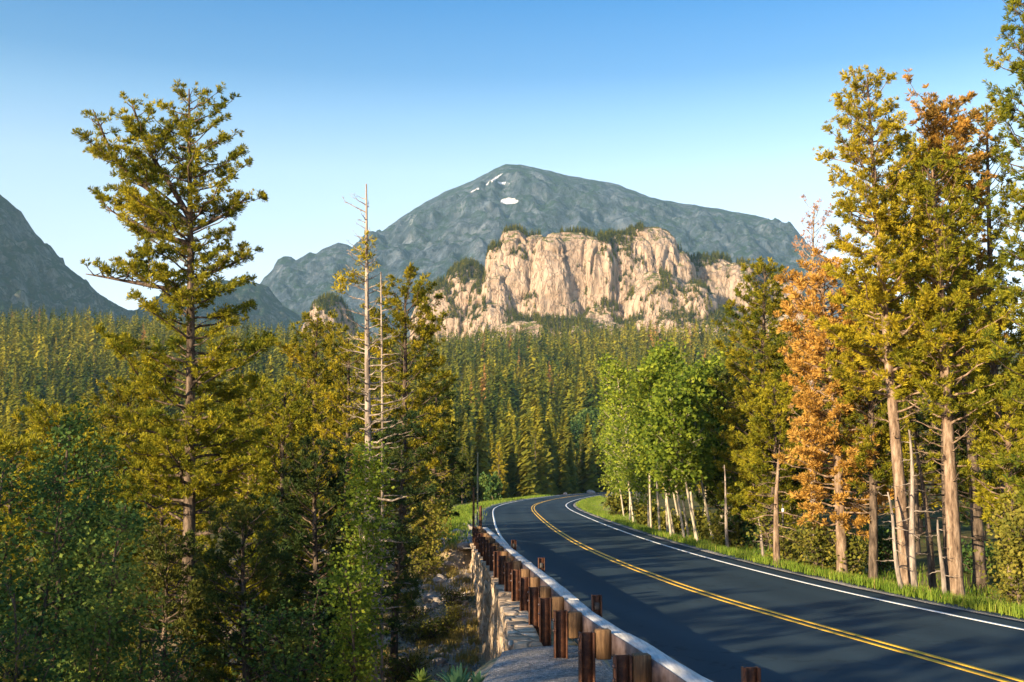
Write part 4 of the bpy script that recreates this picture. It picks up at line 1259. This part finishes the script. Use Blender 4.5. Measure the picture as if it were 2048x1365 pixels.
# ------------------------------------------------------------------ cliff: rounded granite lumps
YC = 1350.0
def lump(mb, px, hw, top, front, depth, e1=0.5, e2=0.55, seed=0, amp=1.0, tilt=0.0, nu=150, nv=90, foot=118.0):
    front_k = front / F
    cx_ = (px - 1024) * front_k; a = hw * front_k
    zt = at(px, top, front + depth * 0.35)[2]
    Hh = zt - foot
    th = np.linspace(-pi, pi, nu, endpoint=False); ph = np.linspace(0, pi / 2, nv) ** 0.9 * (pi / 2) ** 0.1
    ph = np.linspace(0, 1, nv) * (pi / 2)
    T, Pp = np.meshgrid(th, ph, indexing='ij')
    sp_ = lambda v, e: np.sign(v) * np.abs(v) ** e
    x = a * sp_(np.cos(Pp), e1) * sp_(np.cos(T), e2)
    y = depth * sp_(np.cos(Pp), e1) * sp_(np.sin(T), e2)
    z = Hh * sp_(np.sin(Pp), 0.75)
    x = x + cx_ + tilt * (z / Hh) * a; y = y + front + depth; z = z + foot
    # outward horizontal direction
    hx, hy = np.cos(T), np.sin(T)
    wgt = np.cos(Pp) ** 0.35
    warp = fbm(x / 60, y / 60, z / 90, 3, seed + 50) * 12
    fl = fbm((x + warp) / 17, (y + warp) / 17, z / 110, 4, seed + 1, ridged=True)
    blk = _hash(np.floor((x + warp) / 13.0), np.floor((y + warp) / 13.0), np.floor((z + warp * 1.5 + 6 * vnoise(x / 9, y / 9, z / 9, 5)) / 24.0), seed + 3)
    blk2 = _hash(np.floor((x - warp) / 5.0), np.floor((y - warp) / 5.0), np.floor((z + warp + 3 * vnoise(x / 5, y / 5, z / 5, 6)) / 8.0), seed + 4)
    d = ((blk - 0.5) * 3.0 + (blk2 - 0.5) * 1.3 + fbm(x / 55, y / 55, z / 70, 4, seed) * 11 + (fl - 0.2) * 3.0 + fbm(x / 7, y / 7, z / 14, 3, seed + 9) * 2.4
         - 9 * np.clip(fbm((x + warp) / 26, (y + warp) / 26, z / 200, 2, seed + 77, ridged=True) - 0.72, 0, 1) / 0.28)
    d = d * amp
    x = x + hx * d * wgt; y = y + hy * d * wgt; z = z + d * 0.35 * np.sin(Pp)
    mb.add(np.stack([x, y, z], -1).reshape(-1, 3), grid_faces(nu, nv, wrap=True))


mb = MB()
L_ = [(1030, 52, 449, 1304, 90, 0.6, 0.6), (1000, 44, 480, 1296, 70, 0.7, 0.7), (1150, 96, 454, 1308, 100, 0.42, 0.5), (1104, 50, 468, 1298, 60, 0.45, 0.5), (1208, 42, 468, 1296, 80, 0.4, 0.5), (1316, 84, 444, 1318, 100, 0.6, 0.55), (1375, 45, 488, 1318, 70, 0.7, 0.7),
      (1170, 190, 466, 1326, 110, 0.5, 0.42), (1250, 60, 462, 1318, 80, 0.5, 0.5), (1075, 40, 462, 1312, 70, 0.5, 0.5), (1262, 50, 520, 1306, 60, 0.6, 0.6), (1290, 50, 470, 1312, 60, 0.5, 0.6),
      (990, 48, 535, 1280, 60, 0.6, 0.65), (965, 40, 560, 1290, 60, 0.7, 0.7), (1335, 92, 528, 1262, 80, 0.85, 0.8), (1440, 92, 505, 1345, 90, 0.7, 0.7), (1500, 60, 514, 1335, 80, 0.7, 0.8), (1560, 110, 535, 1360, 80, 0.9, 0.8), (1400, 60, 560, 1255, 60, 0.8, 0.8),
      (930, 75, 512, 1335, 90, 0.9, 0.9), (880, 80, 550, 1325, 80, 1.0, 1.0), (1130, 240, 622, 1225, 90, 1.0, 0.8), (1400, 190, 592, 1235, 90, 1.0, 0.8), (1620, 120, 590, 1260, 90, 1.0, 0.9),
      (635, 56, 590, 1300, 70, 0.9, 0.9), (985, 58, 600, 1268, 45, 0.7, 0.7), (1100, 70, 575, 1290, 45, 0.4, 0.5), (1215, 60, 600, 1270, 50, 0.9, 0.8)]
for i, (px, hw, top, fr, dp, e1, e2) in enumerate(L_):
    lump(mb, px, hw, top, fr, dp, e1, e2, seed=i * 3 + 2, nu=240 if hw > 80 else 170, nv=110)
cliff_me = mb.mesh('cliff')
tag(obj('cliff', cliff_me, M['cliff']), kind='structure')
vc = np.concatenate(mb.v); fc = np.concatenate(mb.f[4])
bvh = BVHTree.FromPolygons([tuple(v) for v in vc], [tuple(int(q) for q in f) for f in fc])
# trees growing on ledges, shoulders and talus of the cliff
mbt = MB(); rg = np.random.default_rng(8)
cnt = 0
for _ in range(30000):
    y = rg.uniform(1215, 1470); px = rg.uniform(560, 1720)
    x = (px - 1024) / F * y
    hit = bvh.ray_cast(Vector((x, y, 600)), Vector((0, 0, -1)))
    if hit[0] is None: continue
    z = hit[0].z; nzv = abs(hit[1].z)
    if z < 146: continue
    py = 962 - (z - EYE) / y * F
    m = vnoise(x / 22, y / 22, z / 30, 71)
    thr = 0.15
    if px < 975 and z > 165: thr = -0.5
    elif py > 600: thr = -0.1
    elif px > 1380: thr = -0.08
    elif 1200 < px < 1270: thr = -0.5
    elif py < 480: thr = 0.18
    thr += 0.12
    if float(m) < thr or nzv < (0.30 if px < 1380 else 0.2) or rg.random() > 0.8: continue
    V, F_ = lo2[int(rg.integers(0, 30))]
    hgt = rg.uniform(4.5, 11); w = hgt * rg.uniform(1.0, 1.4)
    VV = V * np.array([w, w, hgt]) + np.array([x, y, z - 0.3])
    mbt.add(VV, F_, np.full(len(VV), np.clip(0.34 + rg.normal() * 0.12, 0, 0.8))); cnt += 1
print('cliff trees', cnt)
tag(obj('cliff_trees', mbt.mesh('cliff_trees', False, True), M['forest']), 'scattered small conifers on the ledges and shoulders of the pale cliff', 'trees', kind='stuff')

# ------------------------------------------------------------------ mountains
def ridge(name, sil, Yr, depth, foot, mat, seed, amp=1.0, step=12.0, snow=(), g=0.8, edge=1.0):
    px = np.array([s[0] for s in sil], float); py = np.array([s[1] for s in sil], float)
    k = Yr / F
    x = np.arange((px[0] - 1024) * k, (px[-1] - 1024) * k, step)
    ztop = np.array([at(1024, q, Yr)[2] for q in np.interp(x / k + 1024, px, py)])
    ztop = np.maximum(ztop, foot)
    m1 = int(depth / step / 1.1); v = np.concatenate([np.linspace(-1, 0, m1), np.linspace(0, 0.7, 26)[1:]])
    XX, VV = np.meshgrid(x, v, indexing='ij')
    YY = Yr + VV * depth
    ZT = np.repeat(ztop[:, None], len(v), 1)
    # smooth the ridge profile progressively down the slope
    kern = lambda a, w: np.convolve(np.pad(a, w, mode='edge'), np.ones(2 * w + 1) / (2 * w + 1), 'valid')
    sm = kern(ztop, 8); sm2 = kern(ztop, 26)
    w1 = sstep(0, 0.15, -VV); w2 = sstep(0.1, 0.6, -VV)
    ZT = ZT * (1 - w1) + sm[:, None] * w1; ZT = ZT * (1 - w2) + sm2[:, None] * w2
    prof = np.where(VV <= 0, (1 + VV).clip(0, 1) ** g, 1 - VV * 1.1)
    ZZ = foot + (ZT - foot) * prof
    rel = sstep(0.0, 0.22, np.abs(VV)) * 0.9 + 0.1 * edge
    sc_ = depth / 2000.0
    wx_ = fbm(XX / (300 * sc_), YY / (300 * sc_), 0, 3, seed + 3) * 90 * sc_
    rd = fbm((XX + wx_) / (330 * sc_), YY / (520 * sc_), 0, 6, seed, ridged=True)
    fine = fbm(XX / (42 * sc_), YY / (60 * sc_), 0, 4, seed + 5) + 0.55 * fbm((XX + wx_) / (85 * sc_), YY / (190 * sc_), 0, 4, seed + 15, ridged=True)
    ZZ = ZZ + (rd * 110 + fine * 44) * sc_ * amp * rel * prof.clip(0, 1) ** 0.5
    YY = YY + fbm(XX / (90 * sc_), ZZ / (60 * sc_), 0, 3, seed + 8) * 40 * sc_ * rel
    tone = np.zeros_like(XX)
    PX = XX / YY * F + 1024; PY = 962 - (ZZ - EYE) / YY * F
    for (cx_, cy_, rx_, ry_, rot) in snow:
        c, s = math.cos(rot), math.sin(rot)
        dx = (PX - cx_) * c + (PY - cy_) * s; dy = -(PX - cx_) * s + (PY - cy_) * c
        tone = np.maximum(tone, 1.15 - 0.62 * np.sqrt((dx / rx_) ** 2 + (dy / ry_) ** 2))
    tone = np.where(VV > 0.02, 0, np.clip(tone, 0, 1))
    mb = MB(); mb.add(np.stack([XX, YY, ZZ], -1).reshape(-1, 3), grid_faces(len(x), len(v)), tone.reshape(-1))
    return tag(obj(name, mb.mesh(name, True, True), mat), kind='structure')


main = [(400, 720), (560, 640), (620, 590), (680, 540), (700, 512), (750, 472), (800, 436), (850, 405), (900, 381), (940, 365), (985, 343), (1012, 331), (1040, 333), (1080, 340), (1150, 355),
        (1190, 362), (1230, 369), (1250, 375), (1300, 393), (1370, 409), (1450, 418), (1520, 432), (1555, 442), (1572, 458), (1584, 485), (1597, 520), (1612, 560), (1700, 610), (1850, 680)]
ridge('mountain', main, 5200, 2100, 120, M['mountain'], 12, 0.9, 9.0,
      snow=[(1018, 394, 18, 6, 0.03), (1005, 356, 13, 2.2, 0.1), (985, 350, 26, 1.8, -0.62), (948, 371, 14, 1.2, -0.5)], g=0.85)
crag = [(480, 640), (530, 575), (540, 540), (546, 520), (560, 512), (575, 514), (585, 520), (600, 512), (612, 505), (625, 508), (640, 497), (655, 492), (670, 485), (690, 490), (705, 500), (740, 520), (800, 570), (860, 640)]
ridge('rocky_ridge', crag, 4700, 1200, 120, M['mountain'], 33, 0.9, 7.0)
leftm = [(-500, 230), (-260, 285), (-100, 345), (-60, 376), (-30, 388), (0, 410), (20, 425), (42, 452), (65, 480), (90, 508), (118, 530), (150, 556), (185, 590), (235, 620), (340, 660)]
ridge('mountain', leftm, 2700, 1150, 110, M['mountain_near'], 51, 1.3, 6.0, g=0.9)
midh = [(200, 650), (300, 605), (350, 578), (400, 562), (440, 562), (500, 566), (530, 575), (560, 612), (620, 650), (700, 690)]
ridge('rocky_hill', midh, 3300, 900, 110, M['mountain_near'], 65, 0.9, 6.0)

# ------------------------------------------------------------------ rocks on the eroded slope
def rock_mesh(seed):
    rg = np.random.default_rng(seed)
    th = np.linspace(0, 2 * pi, 14, endpoint=False); ph = np.linspace(-pi / 2, pi / 2, 9)
    T, Pp = np.meshgrid(th, ph, indexing='ij')
    x = np.cos(Pp) * np.cos(T); y = np.cos(Pp) * np.sin(T); z = np.sin(Pp)
    # cut by random planes for an angular shape
    P = np.stack([x, y, z], -1)
    for _ in range(11):
        nrm = unit(rg.normal(size=3)); lim = rg.uniform(0.5, 0.85)
        dpl = P @ nrm
        P = P - np.clip(dpl - lim, 0, None)[..., None] * nrm
    P *= np.array([rg.uniform(0.9, 1.4), rg.uniform(0.8, 1.1), rg.uniform(0.55, 0.85)])
    P += (fbm(P[..., 0] * 3, P[..., 1] * 3, P[..., 2] * 3, 3, seed) * 0.07)[..., None]
    m = MB(); m.add(P.reshape(-1, 3), grid_faces(14, 9, wrap=True))
    me = m.mesh('boulder'); me.materials.append(M['rock'])
    return me


rocks = [rock_mesh(700 + i) for i in range(6)]
rg = np.random.default_rng(15)
big = [(945, 1052, 0.42, 'largest pale boulder at the far end of the guardrail'), (915, 1062, 0.34, 'pale boulder left of the largest one'), (890, 1078, 0.30, 'flat grey rock at the top of the slope'),
       (925, 1105, 0.33, 'grey boulder below the rail end'), (900, 1130, 0.36, 'dark grey boulder in mid slope'), (880, 1155, 0.3, 'grey rock on the left of the slope'), (940, 1150, 0.3, 'grey boulder close to the wall'),
       (865, 1195, 0.34, 'brown rock at the left of the lower slope'), (910, 1200, 0.3, 'rounded rock above the golden grass'), (875, 1320, 0.24, 'grey rock beside the spiky plant'), (1180, 968, 1.3, 'low pale rock pile beyond the bend'), (1130, 968, 0.8, 'small pale rock beside the far road')]
# slope surface point seen at a pixel: march along the ray
def march(px, py, y0=14, y1=75):
    d = ray(px, py)
    yq = np.arange(y0, y1, 0.1); xq = d[0] / d[1] * yq; zq = EYE + d[2] / d[1] * yq
    g = ground_z(xq, yq)
    idx = np.where(zq < g)[0]
    i = idx[0] if len(idx) else -1
    return xq[i], yq[i], g[i]
for i, (px, py, s, lab) in enumerate(big):
    if py < 1000:
        x, y = gnd(px, py, 0.3)
        y = 232 if px > 1150 else 205; x = (px - 1024) / F * y; s *= 0.8
        z = gz(x, y)
    else:
        x, y, z = march(px, py + 8)
    o = obj('boulder', rocks[i % 6], None, None, (x, y, z + s * 0.15))
    o.scale = (s, s, s); o.rotation_euler = (rg.uniform(-0.2, 0.2), rg.uniform(-0.2, 0.2), rg.uniform(0, 6))
    tag(o, lab, 'boulder', 'rocks on the slope')
for i in range(120):
    y = rg.uniform(27, 52); x = float(edge_x(y)) - rg.uniform(0.4, 6.5)
    if x < float(edge_x(y)) - 0.16 * y: continue
    s = rg.uniform(0.07, 0.26)
    o = obj('slope_rock', rocks[i % 6], None, None, (x, y, gz(x, y) + s * 0.2))
    o.scale = (s, s, s); o.rotation_euler = (rg.uniform(-0.3, 0.3), rg.uniform(-0.3, 0.3), rg.uniform(0, 6))
    tag(o, 'small pale stone strewn on the eroded slope left of the wall', 'rock', 'small stones on the slope')
# rubble
mb = MB()
for i in range(6500):
    y = rg.uniform(24, 54); x = float(edge_x(y)) - abs(rg.normal()) * 3.5 - 0.2
    v, f = mb_r = None, None
    s = rg.uniform(0.02, 0.075)
    z = 0.0
    P = unit(rg.normal(size=(6, 3))) * s
    oc = np.array([[1, 0, 0], [0, 1, 0], [-1, 0, 0], [0, -1, 0], [0, 0, 1], [0, 0, -1]], float) * s * rg.uniform(0.6, 1.3, size=(6, 1))
    mb.add(oc + np.array([x, y, -999]), np.array([[0, 1, 4], [1, 2, 4], [2, 3, 4], [3, 0, 4], [1, 0, 5], [2, 1, 5], [3, 2, 5], [0, 3, 5]]))
allv = np.concatenate(mb.v); cxy = allv.reshape(-1, 6, 3)[:, :, :2].mean(1)
zz = ground_z(cxy[:, 0], cxy[:, 1])
allv[:, 2] += 999 + np.repeat(zz, 6) + 0.01
mb.v = [allv]
tag(obj('rubble', mb.mesh('rubble'), M['rock']), 'loose stones and rubble covering the eroded slope', 'rubble', kind='stuff')

# ------------------------------------------------------------------ grasses
def grass_patch(name, P, hmin, hmax, w, mat, label, seed):
    rg = np.random.default_rng(seed)
    N = len(P)
    z = ground_z(P[:, 0], P[:, 1])
    h = rg.uniform(hmin, hmax, N)[:, None]
    az = rg.uniform(0, 2 * pi, N); d = np.stack([np.cos(az), np.sin(az)], -1)
    s = np.stack([-d[:, 1], d[:, 0]], -1) * w
    B = np.column_stack([P, z - 0.02])
    ln = rg.uniform(0.15, 0.6, N)[:, None]
    m = B + np.column_stack([d * h * ln * 0.3, h * 0.6]); t = B + np.column_stack([d * h * ln, h])
    s3 = np.column_stack([s, np.zeros(N)])
    V = np.stack([B - s3, B + s3, m + s3 * 0.8, m - s3 * 0.8, t], 1).reshape(-1, 3)
    o = np.arange(N)[:, None] * 5
    mb = MB()
    mb.add(V, o + np.array([[0, 1, 2, 3]]))
    mb.f[3].append(o + np.array([[3, 2, 4]]))
    return tag(obj(name, mb.mesh(name), mat), label, 'grass', kind='stuff')


rg = np.random.default_rng(41)
sel = np.where((CL[:, 1] > 14) & (CL[:, 1] < 190))[0]
N = 90000
wgt = 1 / (CL[sel, 1]) ** 1.1; wgt /= wgt.sum()
ii = rg.choice(sel, N, p=wgt); off = 4.25 + np.abs(rg.normal(size=N)) * 1.5 + rg.uniform(0, 0.3, N)
fr = rg.uniform(0, 1, N)[:, None]
i2 = np.clip(ii + 1, 0, len(CL) - 1)
Pg = CL[ii] * (1 - fr) + CL[i2] * fr + NRM[ii] * off[:, None]
cl_ = vnoise(Pg[:, 0] / 0.5, Pg[:, 1] / 0.5, 0, 4) + rg.normal(size=N) * 0.5
Pg = Pg[(cl_ > -0.3) & (off < 9)]
grass_patch('verge_grass', Pg, 0.10, 0.34, 0.011, M['grass'], 'green grass along the verge on the right of the road', 3)
sel2 = rg.random(len(Pg)) < 0.025
Pd = Pg[sel2] + rg.normal(size=(sel2.sum(), 2)) * 0.05
grass_patch('verge_seed_grass', Pd, 0.2, 0.42, 0.008, M['drygrass'], 'taller dry seed stalks among the green verge grass', 13)
# forest floor and far left shoulder
N = 16000
sel = np.where((CL[:, 1] > 47) & (CL[:, 1] < 200))[0]
ii = rg.choice(sel, N); off = -(4.8 + np.abs(rg.normal(size=N)) * 2.0)
Pg = CL[ii] + NRM[ii] * off[:, None] + rg.normal(size=(N, 2)) * 0.4
grass_patch('shoulder_grass', Pg, 0.12, 0.4, 0.02, M['grass'], 'grass on the far outside of the bend', 5)
# dry grass tussocks on the slope
N = 700
cy = rg.uniform(19, 50, N); cx_ = np.interp(cy, EY, EX) - rg.uniform(0.2, 7, N)
msk = fbm(cx_ / 2.5, cy / 2.5, 0, 2, 55) > -0.02
msk |= (cy < 36)
cx_, cy = cx_[msk], cy[msk]
K_ = 46
Pg = np.stack([np.repeat(cx_, K_), np.repeat(cy, K_)], -1) + rg.normal(size=(len(cx_) * K_, 2)) * 0.11
grass_patch('slope_grass', Pg[:len(Pg) // 2 * 2:1], 0.10, 0.32, 0.012, M['drygrass'], 'golden dry grass tussocks on the slope below the wall', 6)

# low green mats on the slope: small shrubs, individually placed
m_proto = None
for i in range(16):
    y = rg.uniform(22, 44); x = float(edge_x(y)) - rg.uniform(0.5, 4.5)
    if m_proto is None:
        tm, cm = broadleaf(801, 0.45, 0.5, 0.05, 0.012, 1500, 0.025, stems=5, bend=0.05, spread=0.5, clump=0.25)
        m_proto = tree('low_shrub', (tm, cm), (x, y, gz(x, y)), 'low olive shrub growing among the stones of the slope', 'shrub', 'low shrubs on the slope', leaf='shrub', crown='leaves')
    else:
        dup(m_proto, (x, y, gz(x, y)), rg.uniform(0, 6), rg.uniform(0.6, 1.2))

# spiky plant at the bottom edge
def spiky(n, L, seed):
    rg = np.random.default_rng(seed); mb = MB()
    for i in range(n):
        az = i * 2.4; el = 0.35 + 1.05 * (i / n); l = L * rg.uniform(0.8, 1.1)
        d = np.array([math.cos(az) * math.cos(el), math.sin(az) * math.cos(el), math.sin(el)]); s = np.array([-math.sin(az), math.cos(az), 0])
        rows = []
        for u in np.linspace(0, 1, 7):
            p = d * l * u - np.array([0, 0, 0.35 * l * u * u * math.cos(el)])
            w = 0.032 * math.sin(pi * (0.18 + 0.8 * u)) ** 0.8 * (1 if u < 1 else 0.05)
            rows.append([p - s * w + np.array([0, 0, 0.012]), p, p + s * w + np.array([0, 0, 0.012])])
        mb.add(np.array(rows).transpose(1, 0, 2).reshape(-1, 3), grid_faces(3, 7))
    return mb
x, y = at(917, 1365, 15.2)[0], 15.2
pl = empty('spiky_plant', (x, y, at(917, 1392, 15.2)[2]), 'bright green plant with a rosette of spiky leaves at the bottom edge', 'plant')
obj('leaves', spiky(46, 0.46, 5).mesh('leaves', True), M['plant'], pl)
mb = MB(); tube(mb, [(0, 0, -0.9), (0, 0, -0.3), (0, 0, 0.03)], [0.05, 0.035, 0.02], 7); obj('stem', mb.mesh('stem'), M['plant'], pl)
for (px, py, yq, lab) in ((842, 1352, 16.5, 'grey-green spiky plant left of the bright one'), (955, 1362, 15.0, 'small spiky plant against the gravel edge')):
    p = at(px, py + 18, yq)
    r = empty('spiky_plant', p, lab, 'plant')
    obj('leaves', spiky(26, 0.24, 9).mesh('leaves', True), M['plant'] if px > 900 else M['willow'], r)
    mb = MB(); tube(mb, [(0, 0, -1.2), (0, 0, -0.3), (0, 0, 0.02)], [0.04, 0.03, 0.015], 7); obj('stem', mb.mesh('stem'), M['plant'], r)

# ------------------------------------------------------------------ roadside poles
def pole(px, pyt, pyb, Y, r, name, label, mat, refl=False):
    x = at(px, pyb, Y)[0]; z0 = gz(x, Y); zt = at(px, pyt, Y)[2]
    o = empty(name, (x, Y, z0), label, 'pole')
    mb = MB(); tube(mb, [(0, 0, -0.2), (0, 0, (zt - z0) * 0.5), (0.0, 0, zt - z0)], [r, r * 0.95, r * 0.85], 8)
    obj('shaft', mb.mesh('shaft', True), mat, o)
    mb = MB(); box(mb, (0, -r * 1.1, (zt - z0) * (0.9 if refl else 0.45)), (r * 2.3, 0.012, 0.12), 0, 0.002)
    obj('reflector', mb.mesh('reflector'), M['reflector'] if refl else M['darkpost'], o)


pole(955, 905, 1050, 48, 0.035, 'snow_pole', 'tall thin greenish pole beyond the guardrail end', M['pole'])
pole(947, 975, 1045, 49, 0.05, 'marker_pole', 'brown wooden pole left of the tall thin one', M['block'])
pole(961, 1012, 1060, 46.8, 0.065, 'marker_pole', 'short dark post at the guardrail end', M['rustmetal'])
pole(1567, 1008, 1075, 38, 0.035, 'marker_pole', 'dark post with white reflector in the right undergrowth', M['darkpost'], True)
pole(1224, 955, 990, 120, 0.05, 'marker_pole', 'distant pale post at the inside of the bend', M['pole'], True)

# ------------------------------------------------------------------ haze
HAZE = 5.5e-5
if HAZE:
    mb = MB(); box(mb, (0, 4400, 950), (15200, 9600, 2000 + 60), 0)
    me = mb.mesh('haze')
    hm = bpy.data.materials.new('haze_air'); hm.use_nodes = True
    nt = hm.node_tree; nt.nodes.clear()
    o_ = nt.nodes.new('ShaderNodeOutputMaterial'); pv = nt.nodes.new('ShaderNodeVolumePrincipled')
    pv.inputs['Color'].default_value = (0.40, 0.76, 1.0, 1); pv.inputs['Density'].default_value = HAZE
    nt.links.new(pv.outputs[0], o_.inputs['Volume'])
    me.materials.append(hm)
    tag(obj('haze', me), 'thin bluish haze over the distant mountains', 'haze', kind='stuff')

# ------------------------------------------------------------------ light
EL, AZ = R(14), R(225)
w = bpy.data.worlds.new('World'); SC.world = w; w.use_nodes = True
nt = w.node_tree; bg = nt.nodes['Background']
sky = nt.nodes.new('ShaderNodeTexSky'); sky.sky_type = 'NISHITA'; sky.sun_disc = False
sky.sun_elevation = EL; sky.sun_rotation = AZ; sky.altitude = 1500; sky.air_density = 1.0; sky.dust_density = 1.0; sky.ozone_density = 2.5
tc = nt.nodes.new('ShaderNodeTexCoord'); sx = nt.nodes.new('ShaderNodeSeparateXYZ'); nt.links.new(tc.outputs['Generated'], sx.inputs[0])
rp = nt.nodes.new('ShaderNodeValToRGB'); cr = rp.color_ramp
stops = ((0.0, (1.75, 1.16, 0.92)), (0.19, (1.7, 1.16, 0.92)), (0.265, (1.4, 1.09, 0.87)), (0.31, (0.84, 0.86, 0.80)), (0.345, (0.36, 0.60, 0.70)), (0.40, (0.06, 0.45, 0.68)), (1.0, (0.20, 0.55, 0.80)))
while len(cr.elements) < len(stops): cr.elements.new(0.5)
for e, (p_, c_) in zip(cr.elements, stops):
    e.position = p_; e.color = (*c_, 1)
nt.links.new(sx.outputs['Z'], rp.inputs['Fac'])
mx = nt.nodes.new('ShaderNodeMix'); mx.data_type = 'RGBA'; mx.blend_type = 'MULTIPLY'; mx.inputs[0].default_value = 1.0
nt.links.new(sky.outputs[0], mx.inputs[6]); nt.links.new(rp.outputs[0], mx.inputs[7])
nt.links.new(mx.outputs[2], bg.inputs['Color']); bg.inputs['Strength'].default_value = 0.15
sun = bpy.data.lights.new('sun', 'SUN'); sun.energy = 5.0; sun.angle = R(0.5); sun.color = (1.0, 0.78, 0.50)
so = bpy.data.objects.new('sun', sun); COL.objects.link(so)
sd = Vector((math.sin(AZ) * math.cos(EL), math.cos(AZ) * math.cos(EL), math.sin(EL)))
so.rotation_euler = sd.to_track_quat('Z', 'Y').to_euler()
so.location = (-20, -20, 30)

cam = bpy.data.cameras.new('camera'); co = bpy.data.objects.new('camera', cam); COL.objects.link(co)
cam.sensor_width = 36.0; cam.lens = 36.0 * F / 2048; cam.clip_end = 30000; cam.clip_start = 0.1
co.location = (0, 0, EYE); co.rotation_euler = (pi / 2 + PITCH, 0, 0)
SC.camera = co
SC.view_settings.view_transform = 'Standard'; SC.view_settings.look = 'None'
SC.view_settings.exposure = 1.33; SC.view_settings.gamma = 1.0
cy_ = SC.cycles
cy_.max_bounces = 5; cy_.diffuse_bounces = 3; cy_.glossy_bounces = 2; cy_.transmission_bounces = 3; cy_.volume_bounces = 0; cy_.transparent_max_bounces = 4
cy_.use_denoising = True
